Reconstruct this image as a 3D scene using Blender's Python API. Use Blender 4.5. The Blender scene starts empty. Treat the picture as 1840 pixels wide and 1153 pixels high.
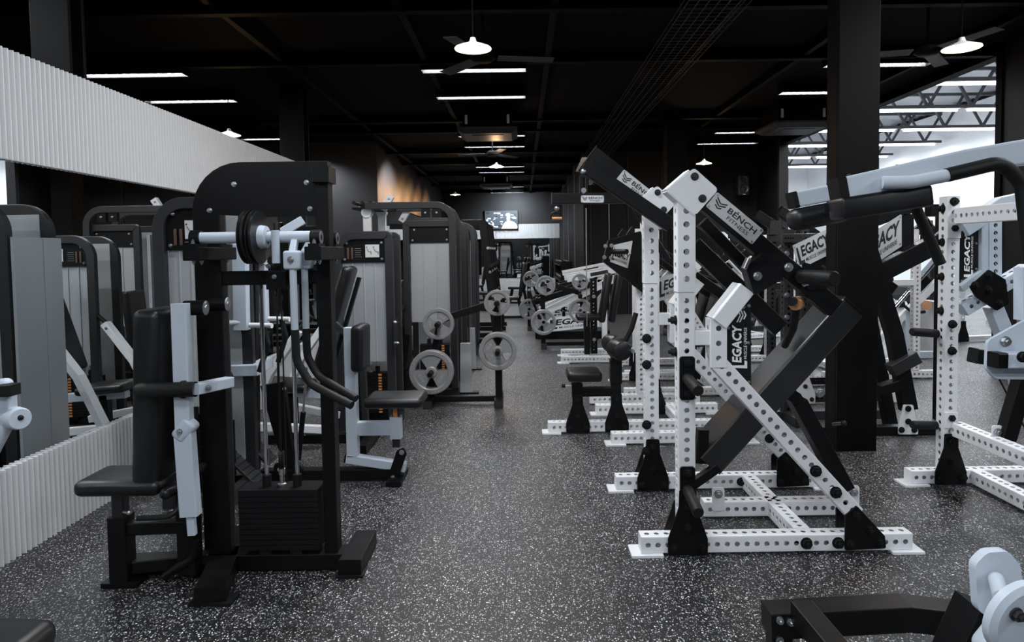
import bpy, bmesh, math, random
from mathutils import Vector, Matrix
random.seed(7)
PI = math.pi
# ---------------------------------------------------------------- camera
FPX = 1200.0; W, H = 1840, 1153
CAM = Vector((0, 0, 1.55))
PITCH, ROLL, SX, SY = math.radians(2.6), math.radians(-0.8), -20/1840, -72/1840
cd = bpy.data.cameras.new('camera'); cam = bpy.data.objects.new('camera', cd)
bpy.context.scene.collection.objects.link(cam); bpy.context.scene.camera = cam
CM = Matrix.Translation(CAM) @ Matrix.Rotation(PI/2-PITCH, 4, 'X') @ Matrix.Rotation(ROLL, 4, 'Z')
cam.matrix_world = CM
cd.sensor_width = 36; cd.lens = FPX/W*36; cd.shift_x = SX; cd.shift_y = SY; cd.clip_end = 120; cd.clip_start = .05
# ---------------------------------------------------------------- view and world
sc = bpy.context.scene
sc.view_settings.view_transform = 'Standard'; sc.view_settings.look = 'None'
sc.view_settings.exposure = 0.5; sc.view_settings.gamma = 1
wd = bpy.data.worlds.new('world'); sc.world = wd; wd.use_nodes = True
wd.node_tree.nodes['Background'].inputs[0].default_value = (.6, .7, 1, 1)
wd.node_tree.nodes['Background'].inputs[1].default_value = 0.008
C = sc.collection
CEIL = 3.85
# ---------------------------------------------------------------- big lights (the gym's ceiling luminaires and the hall's tube rows)
def area(name, loc, sx, sy, power, col=(1, 1, 1), rot=(0, 0, 0)):
    l = bpy.data.lights.new(name, 'AREA'); l.shape = 'RECTANGLE'; l.size = sx; l.size_y = sy; l.energy = power; l.color = col
    o = bpy.data.objects.new(name, l); o.location = loc; o.rotation_euler = rot; C.objects.link(o); return o
LUM_ROWS = [-3.2, -1.8, 0.6, 3.2, 4.6, 8.05, 9.45, 12.6, 13.9, 17.2, 18.4, 22.6, 24.8]
LUM_COLS = [-4.6, -.55, 4.25]
LUM_W = 42
HALL_ROWS = [(9.6, 26), (12.8, 26), (16.0, 26), (19.1, 26), (22.3, 26), (25.5, 26), (28.8, 26), (32.1, 26)]
# ---------------------------------------------------------------- ray helper: pixel of the photograph to a direction
def ray(px, py):
    xc = (px-W/2+SX*W)/FPX; yc = -(py-H/2-SY*W)/FPX
    return (CM.to_3x3() @ Vector((xc, yc, -1))).normalized()
def hit(px, py, x=None, y=None, z=None):
    d = ray(px, py)
    t = (x-CAM.x)/d.x if x is not None else (y-CAM.y)/d.y if y is not None else (z-CAM.z)/d.z
    return CAM+d*t
# ---------------------------------------------------------------- materials
MATS = {}
def mat(name, col, rough=.5, metal=0., spec=.5, emit=None, es=1., coat=0., noise=0., nscale=40., bump=0., aniso=0.):
    if name in MATS: return MATS[name]
    m = bpy.data.materials.new(name); m.use_nodes = True; nt = m.node_tree; b = nt.nodes['Principled BSDF']
    b.inputs['Base Color'].default_value = (*col, 1); b.inputs['Roughness'].default_value = rough
    b.inputs['Metallic'].default_value = metal; b.inputs['Specular IOR Level'].default_value = spec
    b.inputs['Coat Weight'].default_value = coat
    if emit: b.inputs['Emission Color'].default_value = (*emit, 1); b.inputs['Emission Strength'].default_value = es
    if noise or bump:
        tc = nt.nodes.new('ShaderNodeTexCoord'); n = nt.nodes.new('ShaderNodeTexNoise'); n.inputs['Scale'].default_value = nscale
        n.inputs['Detail'].default_value = 3; nt.links.new(tc.outputs['Object'], n.inputs['Vector'])
        if noise:
            r = nt.nodes.new('ShaderNodeMapRange'); r.inputs[3].default_value = rough-noise; r.inputs[4].default_value = rough+noise
            nt.links.new(n.outputs['Fac'], r.inputs[0]); nt.links.new(r.outputs[0], b.inputs['Roughness'])
        if bump:
            bp = nt.nodes.new('ShaderNodeBump'); bp.inputs['Strength'].default_value = bump; bp.inputs['Distance'].default_value = .002
            nt.links.new(n.outputs['Fac'], bp.inputs['Height']); nt.links.new(bp.outputs[0], b.inputs['Normal'])
    MATS[name] = m; return m
BLACK = mat('black_powder_coat', (.0035, .0035, .0038), .42, 0, .24, noise=.08, nscale=6, bump=.25)
GREY = mat('graphite_powder_coat', (.018, .018, .020), .45, 0, .5, noise=.06, nscale=6)
WHITE = mat('white_powder_coat', (.80, .81, .83), .38, 0, .4, noise=.05, nscale=5)
BLUEW = mat('pale_grey_powder_coat', (.50, .56, .64), .42, 0, .4, noise=.05, nscale=5)
STEEL = mat('brushed_steel', (.55, .56, .58), .32, 1, noise=.08, nscale=3)
CHROME = mat('chrome', (.7, .7, .72), .12, 1)
SHROUD = mat('silver_shroud', (.50, .52, .54), .38, .45, noise=.1, nscale=2.5)
VINYL = mat('black_vinyl', (.005, .005, .0055), .38, 0, .5, noise=.06, nscale=9, bump=.3)
RUBBER = mat('black_rubber', (.005, .005, .005), .55, 0, .3)
IRON = mat('hammertone_iron', (.28, .28, .285), .42, .3, noise=.08, nscale=30, bump=.2)
DIRON = mat('dark_iron_plate', (.016, .016, .017), .4, .2)
ORANGE = mat('orange_decal', (.75, .30, .10), .5)
COPPER = mat('bronze_bushing', (.6, .3, .15), .35, .6)
SIGN = mat('brushed_sign_plate', (.62, .63, .64), .35, .3)
SIGNK = mat('black_sign_plate', (.008, .008, .008), .3)
INK = mat('black_lettering', (.008, .008, .008), .5)
INKW = mat('white_lettering', (.85, .85, .85), .5)
STACK = mat('weight_stack_black', (.006, .006, .0065), .5, 0, .25)
CARD = mat('placard_white', (.6, .6, .58), .5)
WARM = mat('warm_lamp_glow', (1, 1, 1), .5, emit=(1, .72, .42), es=40)
TUBE = mat('fluorescent_tube', (1, 1, 1), .5, emit=(.85, .92, 1), es=14)
BLADE = mat('louvre_aluminium', (.8, .8, .8), .2, .9)
# ---------------------------------------------------------------- mesh builder
def frame(d, up):
    d = d.normalized(); up = Vector(up)
    if abs(d.dot(up.normalized())) > .995: up = Vector((0, 1, 0)) if abs(d.z) > .7 else Vector((0, 0, 1))
    s = d.cross(up).normalized(); u = s.cross(d).normalized()
    return s, u, d
def rect_sec(w, h, r=.005):
    a, b = w/2, h/2; r = min(r, a*.45, b*.45); k = r*.3
    return [(a, -b+r), (a, b-r), (a-k, b-k), (a-r, b), (-a+r, b), (-a+k, b-k), (-a, b-r), (-a, -b+r), (-a+k, -b+k), (-a+r, -b), (a-r, -b), (a-k, -b+k)]
def circ_sec(r, n): return [(r*math.cos(2*PI*i/n), r*math.sin(2*PI*i/n)) for i in range(n)]
def fillet(pts, r, n=6, closed=False):
    pts = [Vector(p) for p in pts]; out = []
    N = len(pts)
    for i, p in enumerate(pts):
        if not closed and i in (0, N-1): out.append(p); continue
        a, b = pts[i-1], pts[(i+1) % N]
        u, v = (a-p), (b-p); lu, lv = u.length, v.length; u.normalize(); v.normalize()
        ang = u.angle(v)
        if ang > PI-.02: out.append(p); continue
        rr = r[i] if isinstance(r, (list, tuple)) else r
        t = min(rr/math.tan(ang/2), lu*.49, lv*.49)
        if t < 1e-4: out.append(p); continue
        R = t*math.tan(ang/2); c = p+(u+v).normalized()*(R/math.sin(ang/2))
        s, e = p+u*t-c, p+v*t-c
        tot = s.angle(e); ax = s.cross(e).normalized()
        k = max(2, int(n*tot/(PI/2))+1)
        for j in range(k+1): out.append(c+Matrix.Rotation(tot*j/k, 3, ax) @ s)
    return out
class MB:
    def __init__(self): self.v = []; self.f = []; self.m = []; self.cm = 0; self.s = []
    def add(self, vs, fs, sm=True):
        o = len(self.v); self.s += [sm]*len(fs); self.v += [Vector(x) for x in vs]; self.f += [[i+o for i in f] for f in fs]; self.m += [self.cm]*len(fs); return self
    def sweep(self, sec, pts, up=(0, 0, 1), caps=True, closed=False, sm=True):
        pts = [Vector(p) for p in pts]; n = len(sec); N = len(pts); vs = []
        if closed: tans = [((pts[(i+1) % N]-pts[i]).normalized(), (pts[i]-pts[i-1]).normalized()) for i in range(N)]
        else: tans = [((pts[min(i+1, N-1)]-pts[min(i, N-2)]).normalized(), (pts[max(i, 1)]-pts[max(i-1, 0)]).normalized()) for i in range(N)]
        upv = Vector(up)
        t0 = tans[0][0]; s, u, _ = frame(t0, upv); prev = t0
        for i in range(N):
            a, b = tans[i]; t = (a+b)
            t = t.normalized() if t.length > 1e-6 else a
            q = prev.rotation_difference(t); s = q @ s; u = q @ u; prev = t
            s = (s-t*s.dot(t)).normalized(); u = t.cross(s)*-1 if t.cross(s).dot(u) < 0 else t.cross(s)
            c = max(.35, math.sqrt(max(0, (1+a.dot(b))/2)))
            bend = (a-b)
            if bend.length > 1e-5:
                bn = (bend-t*bend.dot(t)).normalized(); k = 1/c-1
            else: bn = Vector((0, 0, 0)); k = 0
            for x, y in sec:
                o = s*x+u*y; o = o+bn*(o.dot(bn)*k); vs.append(pts[i]+o)
        fs = []
        for i in range(N if closed else N-1):
            for j in range(n):
                a, b = i*n+j, i*n+(j+1) % n; c_, d_ = ((i+1) % N)*n+(j+1) % n, ((i+1) % N)*n+j
                fs.append([a, b, c_, d_])
        if caps and not closed: fs.append(list(range(n))[::-1]); fs.append([(N-1)*n+j for j in range(n)])
        return self.add(vs, fs, sm)
    def bar(self, p, q, w, h=None, up=(0, 0, 1), r=.005): return self.sweep(rect_sec(w, h or w, r), [p, q], up, sm=False)
    def bent(self, pts, w, h=None, up=(0, 0, 1), rad=0, n=6, r=.005):
        return self.sweep(rect_sec(w, h or w, r), fillet(pts, rad, n) if rad else pts, up, sm=False)
    def tube(self, pts, r, rad=0, n=12, seg=6): return self.sweep(circ_sec(r, n), fillet(pts, rad, seg) if rad else pts)
    def cyl(self, p, q, r, n=16): return self.sweep(circ_sec(r, n), [p, q])
    def box(self, c, s, r=.004):
        c = Vector(c); return self.bar(c-Vector((0, 0, s[2]/2)), c+Vector((0, 0, s[2]/2)), s[0], s[1], (0, 1, 0), r)
    def quad(self, a, b, c, d): return self.add([a, b, c, d], [[0, 1, 2, 3]], False)
    def plate(self, pts, nrm, th, rad=0):
        pts = [Vector(p) for p in pts]
        if rad: pts = fillet(pts, rad, 4, True)
        nrm = Vector(nrm).normalized()*th/2; n = len(pts)
        vs = [p-nrm for p in pts]+[p+nrm for p in pts]
        return self.add(vs, [list(range(n))[::-1], list(range(n, 2*n))]+[[i, (i+1) % n, n+(i+1) % n, n+i] for i in range(n)], False)
    def lathe(self, prof, p, d, n=24):
        s, u, d = frame(Vector(d), (0, 0, 1)); p = Vector(p); vs = []
        for r, t in prof:
            for i in range(n): a = 2*PI*i/n; vs.append(p+d*t+s*(r*math.cos(a))+u*(r*math.sin(a)))
        fs = [[i*n+j, i*n+(j+1) % n, (i+1)*n+(j+1) % n, (i+1)*n+j] for i in range(len(prof)-1) for j in range(n)]
        return self.add(vs, fs)
    def pad(self, p, q, w, h, up=(0, 0, 1), r=.025, taper=1.):
        """a stuffed pad from p to q, w across and h thick along up"""
        p, q = Vector(p), Vector(q); s, u, d = frame(q-p, up); L = (q-p).length
        bm = bmesh.new(); bmesh.ops.create_cube(bm, size=1)
        for v in bm.verts:
            k = taper if v.co.z > 0 else 1
            v.co = Vector((v.co.x*w*k, v.co.y*h, v.co.z*L))
        bmesh.ops.bevel(bm, geom=bm.edges[:], offset=min(r, w*.45, h*.45, L*.45), segments=4, profile=.5, affect='EDGES')
        c = (p+q)/2; bm.verts.ensure_lookup_table()
        vs = [c+s*v.co.x+u*v.co.y+d*v.co.z for v in bm.verts]; fs = [[v.index for v in f.verts] for f in bm.faces]; bm.free()
        return self.add(vs, fs)
    def ball(self, c, r, n=12):
        c = Vector(c); prof = [(r*math.sin(PI*i/8)+1e-5, -r*math.cos(PI*i/8)) for i in range(9)]
        return self.lathe(prof, c, (0, 0, 1), n)
    def bolt(self, p, d, r=.016, t=.012):
        p = Vector(p); d = Vector(d).normalized()
        self.sweep(circ_sec(r*1.25, 14), [p-d*.002, p+d*.003]); self.sweep(circ_sec(r, 6), [p+d*.003, p+d*(.003+t)])
        return self.sweep(circ_sec(r*.5, 8), [p+d*(.003+t), p+d*(.003+t*1.7)])
    def perf(self, p, q, w, h=None, up=(0, 0, 1), pitch=.05, hr=.0135, n=16, sides=(1, 1, 1, 1), caps=(1, 1)):
        """square tube with real punched holes; sides: +s, +u, -s, -u"""
        h = h or w; p, q = Vector(p), Vector(q); s, u, d = frame(q-p, up); L = (q-p).length; c = .006; th = .004
        N = max(1, int((L-.01)/pitch)); m = (L-N*pitch)/2
        axes = [(s, u, w/2, h), (u, -s, h/2, w), (-s, -u, w/2, h), (-u, s, h/2, w)]
        for si, (nr, tr, off, wd_) in enumerate(axes):
            a = wd_/2-c; b = pitch/2; o = p+nr*off
            def P(x, z, dep=0): return o+tr*x+d*z-nr*dep
            if not sides[si]:
                self.quad(P(-a, 0), P(a, 0), P(a, L), P(-a, L))
            else:
                if m > 1e-4:
                    self.quad(P(-a, 0), P(a, 0), P(a, m), P(-a, m)); self.quad(P(-a, L-m), P(a, L-m), P(a, L), P(-a, L))
                for i in range(N):
                    zc = m+b+i*pitch; vs = []
                    for k in range(n):
                        an = 2*PI*k/n; ca, sa = math.cos(an), math.sin(an); mx = max(abs(ca), abs(sa))
                        vs.append(P(a*sa/mx, zc+b*ca/mx))
                    for dep in (0, th):
                        for k in range(n):
                            an = 2*PI*k/n; vs.append(P(hr*math.sin(an), zc+hr*math.cos(an), dep))
                    fs = []
                    for k in range(n):
                        k2 = (k+1) % n; fs += [[k, k2, n+k2, n+k][::-1], [n+k, n+k2, 2*n+k2, 2*n+k][::-1]]
                    self.add(vs, fs, False)
            # rounded corner between this side and the next
            nr2, tr2, off2, wd2 = axes[(si+1) % 4]
            e = p+nr*off+tr*a; e2 = p+nr2*off2-tr2*(wd2/2-c)
            mid = (e+e2)/2+(nr+nr2).normalized()*.0025
            D = d*L
            self.quad(e, mid, mid+D, e+D); self.quad(mid, e2, e2+D, mid+D)
        for k, cc in ((0, caps[0]), (1, caps[1])):
            if cc:
                o = p+d*(L*k); self.add([o+s*x+u*y for x, y in rect_sec(w, h, .006)], [list(range(12))])
        return self
    def obj(self, name, material, parent=None, M=None, smooth=True, mats=None):
        me = bpy.data.meshes.new(name); me.from_pydata([tuple(v) for v in self.v], [], self.f)
        bm = bmesh.new(); bm.from_mesh(me); bmesh.ops.recalc_face_normals(bm, faces=bm.faces[:]); bm.to_mesh(me); bm.free()
        for m_ in ([material] if not mats else mats): me.materials.append(m_)
        if mats: me.polygons.foreach_set('material_index', self.m)
        if smooth:
            me.set_sharp_from_angle(angle=math.radians(32)); me.polygons.foreach_set('use_smooth', self.s)
        else: me.polygons.foreach_set('use_smooth', [False]*len(me.polygons))
        o = bpy.data.objects.new(name, me); C.objects.link(o)
        if parent: o.parent = parent
        if M is not None: o.matrix_world = M
        return o
def tag(o, label=None, cat=None, group=None, kind=None):
    if label: o['label'] = label
    if cat: o['category'] = cat
    if group: o['group'] = group
    if kind: o['kind'] = kind
    return o
def kids(o): return [c for c in bpy.data.objects if c.parent == o]
def copy_tree(o, parent=None):
    c = o.copy(); C.objects.link(c)
    if parent: c.parent = parent
    for k in TREE.get(o.name, []): copy_tree(k, c)
    return c
TREE = {}
class Mach:
    """a thing: an Empty at its base, parts in its local frame; at() meets a pixel's ray with a local plane"""
    def __init__(s, name, label, cat, loc, rot=0, group=None):
        s.o = bpy.data.objects.new(name, None); C.objects.link(s.o); s.o.empty_display_size = .1
        s.M = Matrix.Translation(Vector(loc)) @ Matrix.Rotation(math.radians(rot), 4, 'Z')
        s.o.location = loc; s.o.rotation_euler = (0, 0, math.radians(rot)); s.I = s.M.inverted()
        tag(s.o, label, cat, group); TREE[s.o.name] = []
    def at(s, px, py, x=None, y=None, z=None):
        o = s.I @ CAM; d = s.I.to_3x3() @ ray(px, py)
        t = (x-o.x)/d.x if x is not None else (y-o.y)/d.y if y is not None else (z-o.z)/d.z
        return o+d*t
    def part(s, name, mb, material, parent=None, label=None, mats=None):
        o = mb.obj(name, material, parent or s.o, mats=mats)
        TREE.setdefault((parent or s.o).name, []).append(o)
        if label: o['label'] = label
        return o
    def copy(s, loc, rot, label=None):
        c = copy_tree(s.o); c.location = loc; c.rotation_euler = (0, 0, math.radians(rot))
        if label: c['label'] = label
        return c
def struct(name, mb, material, label=None):
    o = mb.obj(name, material); o['kind'] = 'structure'
    if label: o['label'] = label
    return o
# ---------------------------------------------------------------- lettering
_tx = {}
def text_mb(s, bold=0.0, ext=.01):
    k = (s, bold)
    if k not in _tx:
        cu = bpy.data.curves.new('t', 'FONT'); cu.body = s; cu.offset = bold; cu.extrude = 0; cu.resolution_u = 2
        o = bpy.data.objects.new('t', cu); C.objects.link(o); bpy.context.view_layer.update()
        me = bpy.data.meshes.new_from_object(o.evaluated_get(bpy.context.evaluated_depsgraph_get()))
        vs = [v.co.copy() for v in me.vertices]; fs = [list(p.vertices) for p in me.polygons]
        bpy.data.objects.remove(o); bpy.data.curves.remove(cu); bpy.data.meshes.remove(me)
        x0 = min(v.x for v in vs); x1 = max(v.x for v in vs); y0 = min(v.y for v in vs); y1 = max(v.y for v in vs)
        _tx[k] = ([((v.x-x0)/(x1-x0), (v.y-y0)/(y1-y0)) for v in vs], fs)
    return _tx[k]
def put_text(mb, s, o, ex, ey, bold=0., skew=0.):
    """text filling the parallelogram at o spanned by ex (along) and ey (up)"""
    vs, fs = text_mb(s, bold); o, ex, ey = Vector(o), Vector(ex), Vector(ey)
    mb.add([o+ex*(x+skew*(y-.5))+ey*y for x, y in vs], fs); return mb
def put_poly(mb, pts, o, ex, ey):
    o, ex, ey = Vector(o), Vector(ex), Vector(ey); mb.add([o+ex*x+ey*y for x, y in pts], [list(range(len(pts)))]); return mb
def chevron(mb, o, ex, ey):
    """three nested arrow strokes"""
    for k, l in enumerate((0, .0, .2)):
        t = .13; y = 1-.25*k-l*.6
        put_poly(mb, [(l, y), (.49, y-.30*(1-2*l)), (.49, y-.30*(1-2*l)-t), (l, y-t)], o, ex, ey)
        put_poly(mb, [(1-l, y), (1-l, y-t), (.51, y-.30*(1-2*l)-t), (.51, y-.30*(1-2*l))], o, ex, ey)
def legacy(mb, o, ex, ey):
    """the LEGACY / MUSCLE UNIVERSE wordmark"""
    put_poly(mb, [(0, .98), (.055, .98), (.055, .18), (.17, .18), (.15, 0), (-.02, 0)], o, ex, ey)
    put_text(mb, 'EGACY', Vector(o)+Vector(ex)*.13+Vector(ey)*.36, Vector(ex)*.87, Vector(ey)*.62, .035, .03)
    put_text(mb, 'MUSCLE UNIVERSE', Vector(o)+Vector(ex)*.2+Vector(ey)*.02, Vector(ex)*.74, Vector(ey)*.2, .01)
def bench(mb, o, ex, ey):
    o, ex, ey = Vector(o), Vector(ex), Vector(ey)
    chevron(mb, o+ey*.12, ex*.24, ey*.85)
    put_text(mb, 'BENCH', o+ex*.31+ey*.47, ex*.66, ey*.45, .015)
    put_poly(mb, [(.465, .96), (.51, .96), (.49, 1.08)], o, ex, ey)
    put_text(mb, 'FITNESS', o+ex*.38+ey*.02, ex*.5, ey*.3, .0)
# ================================================================ THE ROOM
def floor_mat():
    m = bpy.data.materials.new('speckled_rubber_floor'); m.use_nodes = True; nt = m.node_tree; b = nt.nodes['Principled BSDF']; N = nt.nodes.new; L = nt.links.new
    tc = N('ShaderNodeTexCoord')
    def specks(scale, thr, seed):
        mp = N('ShaderNodeMapping'); mp.inputs['Location'].default_value = (seed, seed*.7, 0); mp.inputs['Scale'].default_value = (1, .75, 1); L(tc.outputs['Object'], mp.inputs[0])
        nz = N('ShaderNodeTexNoise'); nz.inputs['Scale'].default_value = scale*1.3; L(mp.outputs[0], nz.inputs['Vector'])
        mx = N('ShaderNodeMixRGB'); mx.inputs[0].default_value = .012; L(mp.outputs[0], mx.inputs[1]); L(nz.outputs['Color'], mx.inputs[2])
        vo = N('ShaderNodeTexVoronoi'); vo.inputs['Scale'].default_value = scale; L(mx.outputs[0], vo.inputs['Vector'])
        lt = N('ShaderNodeMath'); lt.operation = 'LESS_THAN'; lt.inputs[1].default_value = thr; L(vo.outputs['Distance'], lt.inputs[0])
        sp = N('ShaderNodeSeparateColor'); L(vo.outputs['Color'], sp.inputs[0])
        g = N('ShaderNodeMath'); g.operation = 'GREATER_THAN'; g.inputs[1].default_value = .56; L(sp.outputs[0], g.inputs[0])
        mu = N('ShaderNodeMath'); mu.operation = 'MULTIPLY'; L(lt.outputs[0], mu.inputs[0]); L(g.outputs[0], mu.inputs[1])
        br = N('ShaderNodeMath'); br.operation = 'MULTIPLY'; L(mu.outputs[0], br.inputs[0]); L(sp.outputs[1], br.inputs[1]); return br
    a = specks(105, .335, 0); c = specks(160, .32, 5)
    ad = N('ShaderNodeMath'); ad.operation = 'MAXIMUM'; L(a.outputs[0], ad.inputs[0]); L(c.outputs[0], ad.inputs[1])
    # joints between the mats
    sx = N('ShaderNodeSeparateXYZ'); L(tc.outputs['Object'], sx.inputs[0]); js = []
    for i, (per, of) in enumerate(((1.22, .1), (3.6, .9))):
        o = N('ShaderNodeMath'); o.inputs[1].default_value = of; L(sx.outputs[i], o.inputs[0])
        md = N('ShaderNodeMath'); md.operation = 'PINGPONG'; md.inputs[1].default_value = per/2; L(o.outputs[0], md.inputs[0])
        l = N('ShaderNodeMath'); l.operation = 'LESS_THAN'; l.inputs[1].default_value = .003; L(md.outputs[0], l.inputs[0]); js.append(l)
    j = N('ShaderNodeMath'); j.operation = 'MAXIMUM'; L(js[0].outputs[0], j.inputs[0]); L(js[1].outputs[0], j.inputs[1])
    n1 = N('ShaderNodeTexNoise'); n1.inputs['Scale'].default_value = 1.3; n1.inputs['Detail'].default_value = 5; L(tc.outputs['Object'], n1.inputs['Vector'])
    cr = N('ShaderNodeValToRGB'); cr.color_ramp.elements[0].color = (.004, .004, .0043, 1); cr.color_ramp.elements[1].color = (.010, .010, .011, 1); L(n1.outputs['Fac'], cr.inputs[0])
    m1 = N('ShaderNodeMixRGB'); L(ad.outputs[0], m1.inputs[0]); L(cr.outputs[0], m1.inputs[1]); m1.inputs[2].default_value = (.95, .95, .96, 1)
    m2 = N('ShaderNodeMixRGB'); L(j.outputs[0], m2.inputs[0]); L(m1.outputs[0], m2.inputs[1]); m2.inputs[2].default_value = (.004, .004, .004, 1)
    L(m2.outputs[0], b.inputs['Base Color'])
    rr = N('ShaderNodeMapRange'); rr.inputs[3].default_value = .30; rr.inputs[4].default_value = .52; L(n1.outputs['Fac'], rr.inputs[0]); L(rr.outputs[0], b.inputs['Roughness'])
    n2 = N('ShaderNodeTexNoise'); n2.inputs['Scale'].default_value = 260; L(tc.outputs['Object'], n2.inputs['Vector'])
    bp = N('ShaderNodeBump'); bp.inputs['Strength'].default_value = .5; bp.inputs['Distance'].default_value = .002; L(n2.outputs['Fac'], bp.inputs['Height']); L(bp.outputs[0], b.inputs['Normal'])
    return m
FLOOR = floor_mat()
DARK = mat('black_painted_wall', (.006, .006, .0065), .6, 0, .2, noise=.08, nscale=2)
DARK2 = mat('charcoal_wall_panel', (.016, .016, .017), .5, 0, .4, noise=.06, nscale=2)
CEILM = mat('black_ceiling', (.0015, .0015, .0017), .85, 0, .08)
BEAM = mat('black_steel_beam', (.002, .002, .0022), .6, 0, .05)
SLAT = mat('white_fluted_panel', (.58, .58, .585), .6, 0, .3)
MIRROR = mat('mirror_glass', (.80, .83, .84), .0, 1)
HALLW = mat('white_hall_wall', (.85, .86, .88), .7)
HROOF = mat('corrugated_roof', (.5, .52, .55), .5, .3)
TRUSS = mat('dark_truss_steel', (.04, .04, .045), .5)
def wall(name, x0, y0, x1, y1, z0, z1, th, m, label=None):
    p, q = Vector((x0, y0, (z0+z1)/2)), Vector((x1, y1, (z0+z1)/2))
    return struct(name, MB().bar(p, q, th, z1-z0, r=.001), m, label)
struct('floor', MB().box((4, 14, -.05), (40, 56, .1), .001), FLOOR)
struct('ceiling', MB().box((-1.7, 11.6, CEIL+.05), (14.7, 31, .1), .001), CEILM)
wall('wall_left', -8.95, -4, -8.95, 26, 0, CEIL, .1, DARK)
wall('wall_back', -9, -4.05, 16, -4.05, 0, 6.2, .1, DARK)
wall('wall_recess_left', -9, 14.0, -3.0, 14.0, 0, CEIL, .1, DARK2)
wall('wall_bulkhead_left', -3.05, 14.06, -3.05, 26, 2.6, CEIL, .1, DARK2)
wall('wall_far', -9, 26.1, 2.0, 26.1, 0, CEIL, .1, DARK2)
wall('wall_aisle_right', 1.5, 15.96, 1.5, 26.05, 0, CEIL, .1, DARK)
wall('wall_far_right', 1.45, 15.9, 5.6, 15.9, 0, CEIL, .1, DARK)
wall('wall_hall_return', 5.62, 14.5, 5.62, 15.95, 0, 6.2, .14, DARK)
wall('wall_right', 5.62, -4, 5.62, 7.75, 0, 6.2, .14, DARK)
wall('wall_hall_far', 5.6, 38, 16.2, 38, 0, 6.6, .1, HALLW)
wall('wall_hall_right', 16.2, -4, 16.2, 38, 0, 6.6, .1, HALLW)
wall('wall_hall_left', 5.62, 15.95, 5.62, 38, 0, 6.6, .14, HALLW)
wall('trim_1', 5.62, 7.75, 5.62, 14.5, CEIL-.12, CEIL+.1, .16, BEAM)
wall('wall_above_opening', 5.64, 7.75, 5.64, 14.5, CEIL+.1, 6.6, .12, DARK)
# jambs of the opening
struct('trim_2', MB().box((5.62, 7.80, CEIL/2), (.2, .1, CEIL)), BEAM); struct('trim_3', MB().box((5.62, 14.45, CEIL/2), (.2, .1, CEIL)), DARK2)
# corrugated hall roof
mb = MB(); n = 320; x0, x1 = 5.6, 16.3
vs = []
for i in range(n+1):
    y = -4+42.2*i/n; z = 6.75+.05*(1 if (i//2) % 2 else 0)
    vs += [Vector((x0, y, z)), Vector((x1, y, z))]
mb.add(vs, [[2*i, 2*i+1, 2*i+3, 2*i+2] for i in range(n)])
struct('ceiling_hall', mb, HROOF)
# fluted panels and mirrors
def fluted(name, p0, p1, z0, z1, nrm, pitch=.038):
    p0, p1 = Vector((*p0, 0)), Vector((*p1, 0)); L = (p1-p0).length; d = (p1-p0)/L; nrm = Vector((*nrm, 0)); N = int(L/pitch); mb = MB(); K = 8; pts = []
    for i in range(N):
        for k in range(K):
            t = k/K; pts.append(p0+d*((i+t)*pitch)+nrm*(.002+.027*max(0, math.sin(PI*min(1, t/.66)))**.5))
    pts.append(p0+d*L+nrm*.004); vs = []
    for p in pts: vs += [p+Vector((0, 0, z0)), p+Vector((0, 0, z1))]
    mb.add(vs, [[2*i, 2*i+1, 2*i+3, 2*i+2] for i in range(len(pts)-1)])
    # top and bottom closing strips and backing board
    for z in (z0, z1):
        vs = []
        for p in pts: vs += [p+Vector((0, 0, z)), p-nrm*(p-p0).dot(nrm)-nrm*.012+Vector((0, 0, z))]
        mb.add(vs, [[2*i, 2*i+1, 2*i+3, 2*i+2] for i in range(len(pts)-1)])
    a, b = p0-nrm*.012, p1-nrm*.012; mb.bar(a+Vector((0, 0, (z0+z1)/2)), b+Vector((0, 0, (z0+z1)/2)), .02, z1-z0-.002, r=.001)
    return struct(name, mb, SLAT)
PX, PY1 = -2.66, 8.7
struct('wall_partition', MB().bar((PX-.11, -3.9, 1.305), (PX-.11, PY1, 1.305), .16, 2.59, r=.002), DARK)
fluted('trim_fluted_upper', (PX, -3.9), (PX, PY1), 2.055, 2.625, (1, 0)); fluted('trim_fluted_lower', (PX, -3.9), (PX, PY1), 0.0, .477, (1, 0))
y = -3.85; k = 0
while y < PY1-.1:
    y2 = min(y+1.8, PY1-.02); struct('mirror_%d' % (k+1), MB().bar((PX-.012, y+.002, 1.266), (PX-.012, y2-.002, 1.266), .012, 1.574, r=.0005), MIRROR, 'tall mirror panel between the fluted bands of the left partition'); y = y2; k += 1
fluted('trim_fluted_far_upper', (-8.8, 26.03), (1.44, 26.03), 2.02, 2.58, (0, -1)); fluted('trim_fluted_far_lower', (-8.8, 26.03), (1.44, 26.03), 0, .47, (0, -1))
for i in range(7): struct('mirror_%d' % (k+1+i), MB().bar((-8.8+1.46*i+.003, 26.03, 1.245), (-8.8+1.46*(i+1)-.003, 26.03, 1.245), .012, 1.54, r=.0005), MIRROR, 'mirror panel on the far wall under the television')
# ceiling beams and purlins
k = 1
for y in (1.6, 6.2, 7.9, 11.4, 12.4, 15.0, 16.9, 19.5, 22.4, 25.0):
    struct('beam_cross_%d' % k, MB().bar((-8.9, y, CEIL-.06), (5.5, y, CEIL-.06), .1, .12), BEAM); k += 1
k = 1
for x in (-7.4, -5.9, -2.75, -1.1, .32, 2.0, 3.3, 4.9):
    struct('beam_long_%d' % k, MB().bar((x, -3.9, CEIL-.045), (x, 25.9 if x < 1.4 else 13.9, CEIL-.045), .07, .09), BEAM); k += 1
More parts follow.
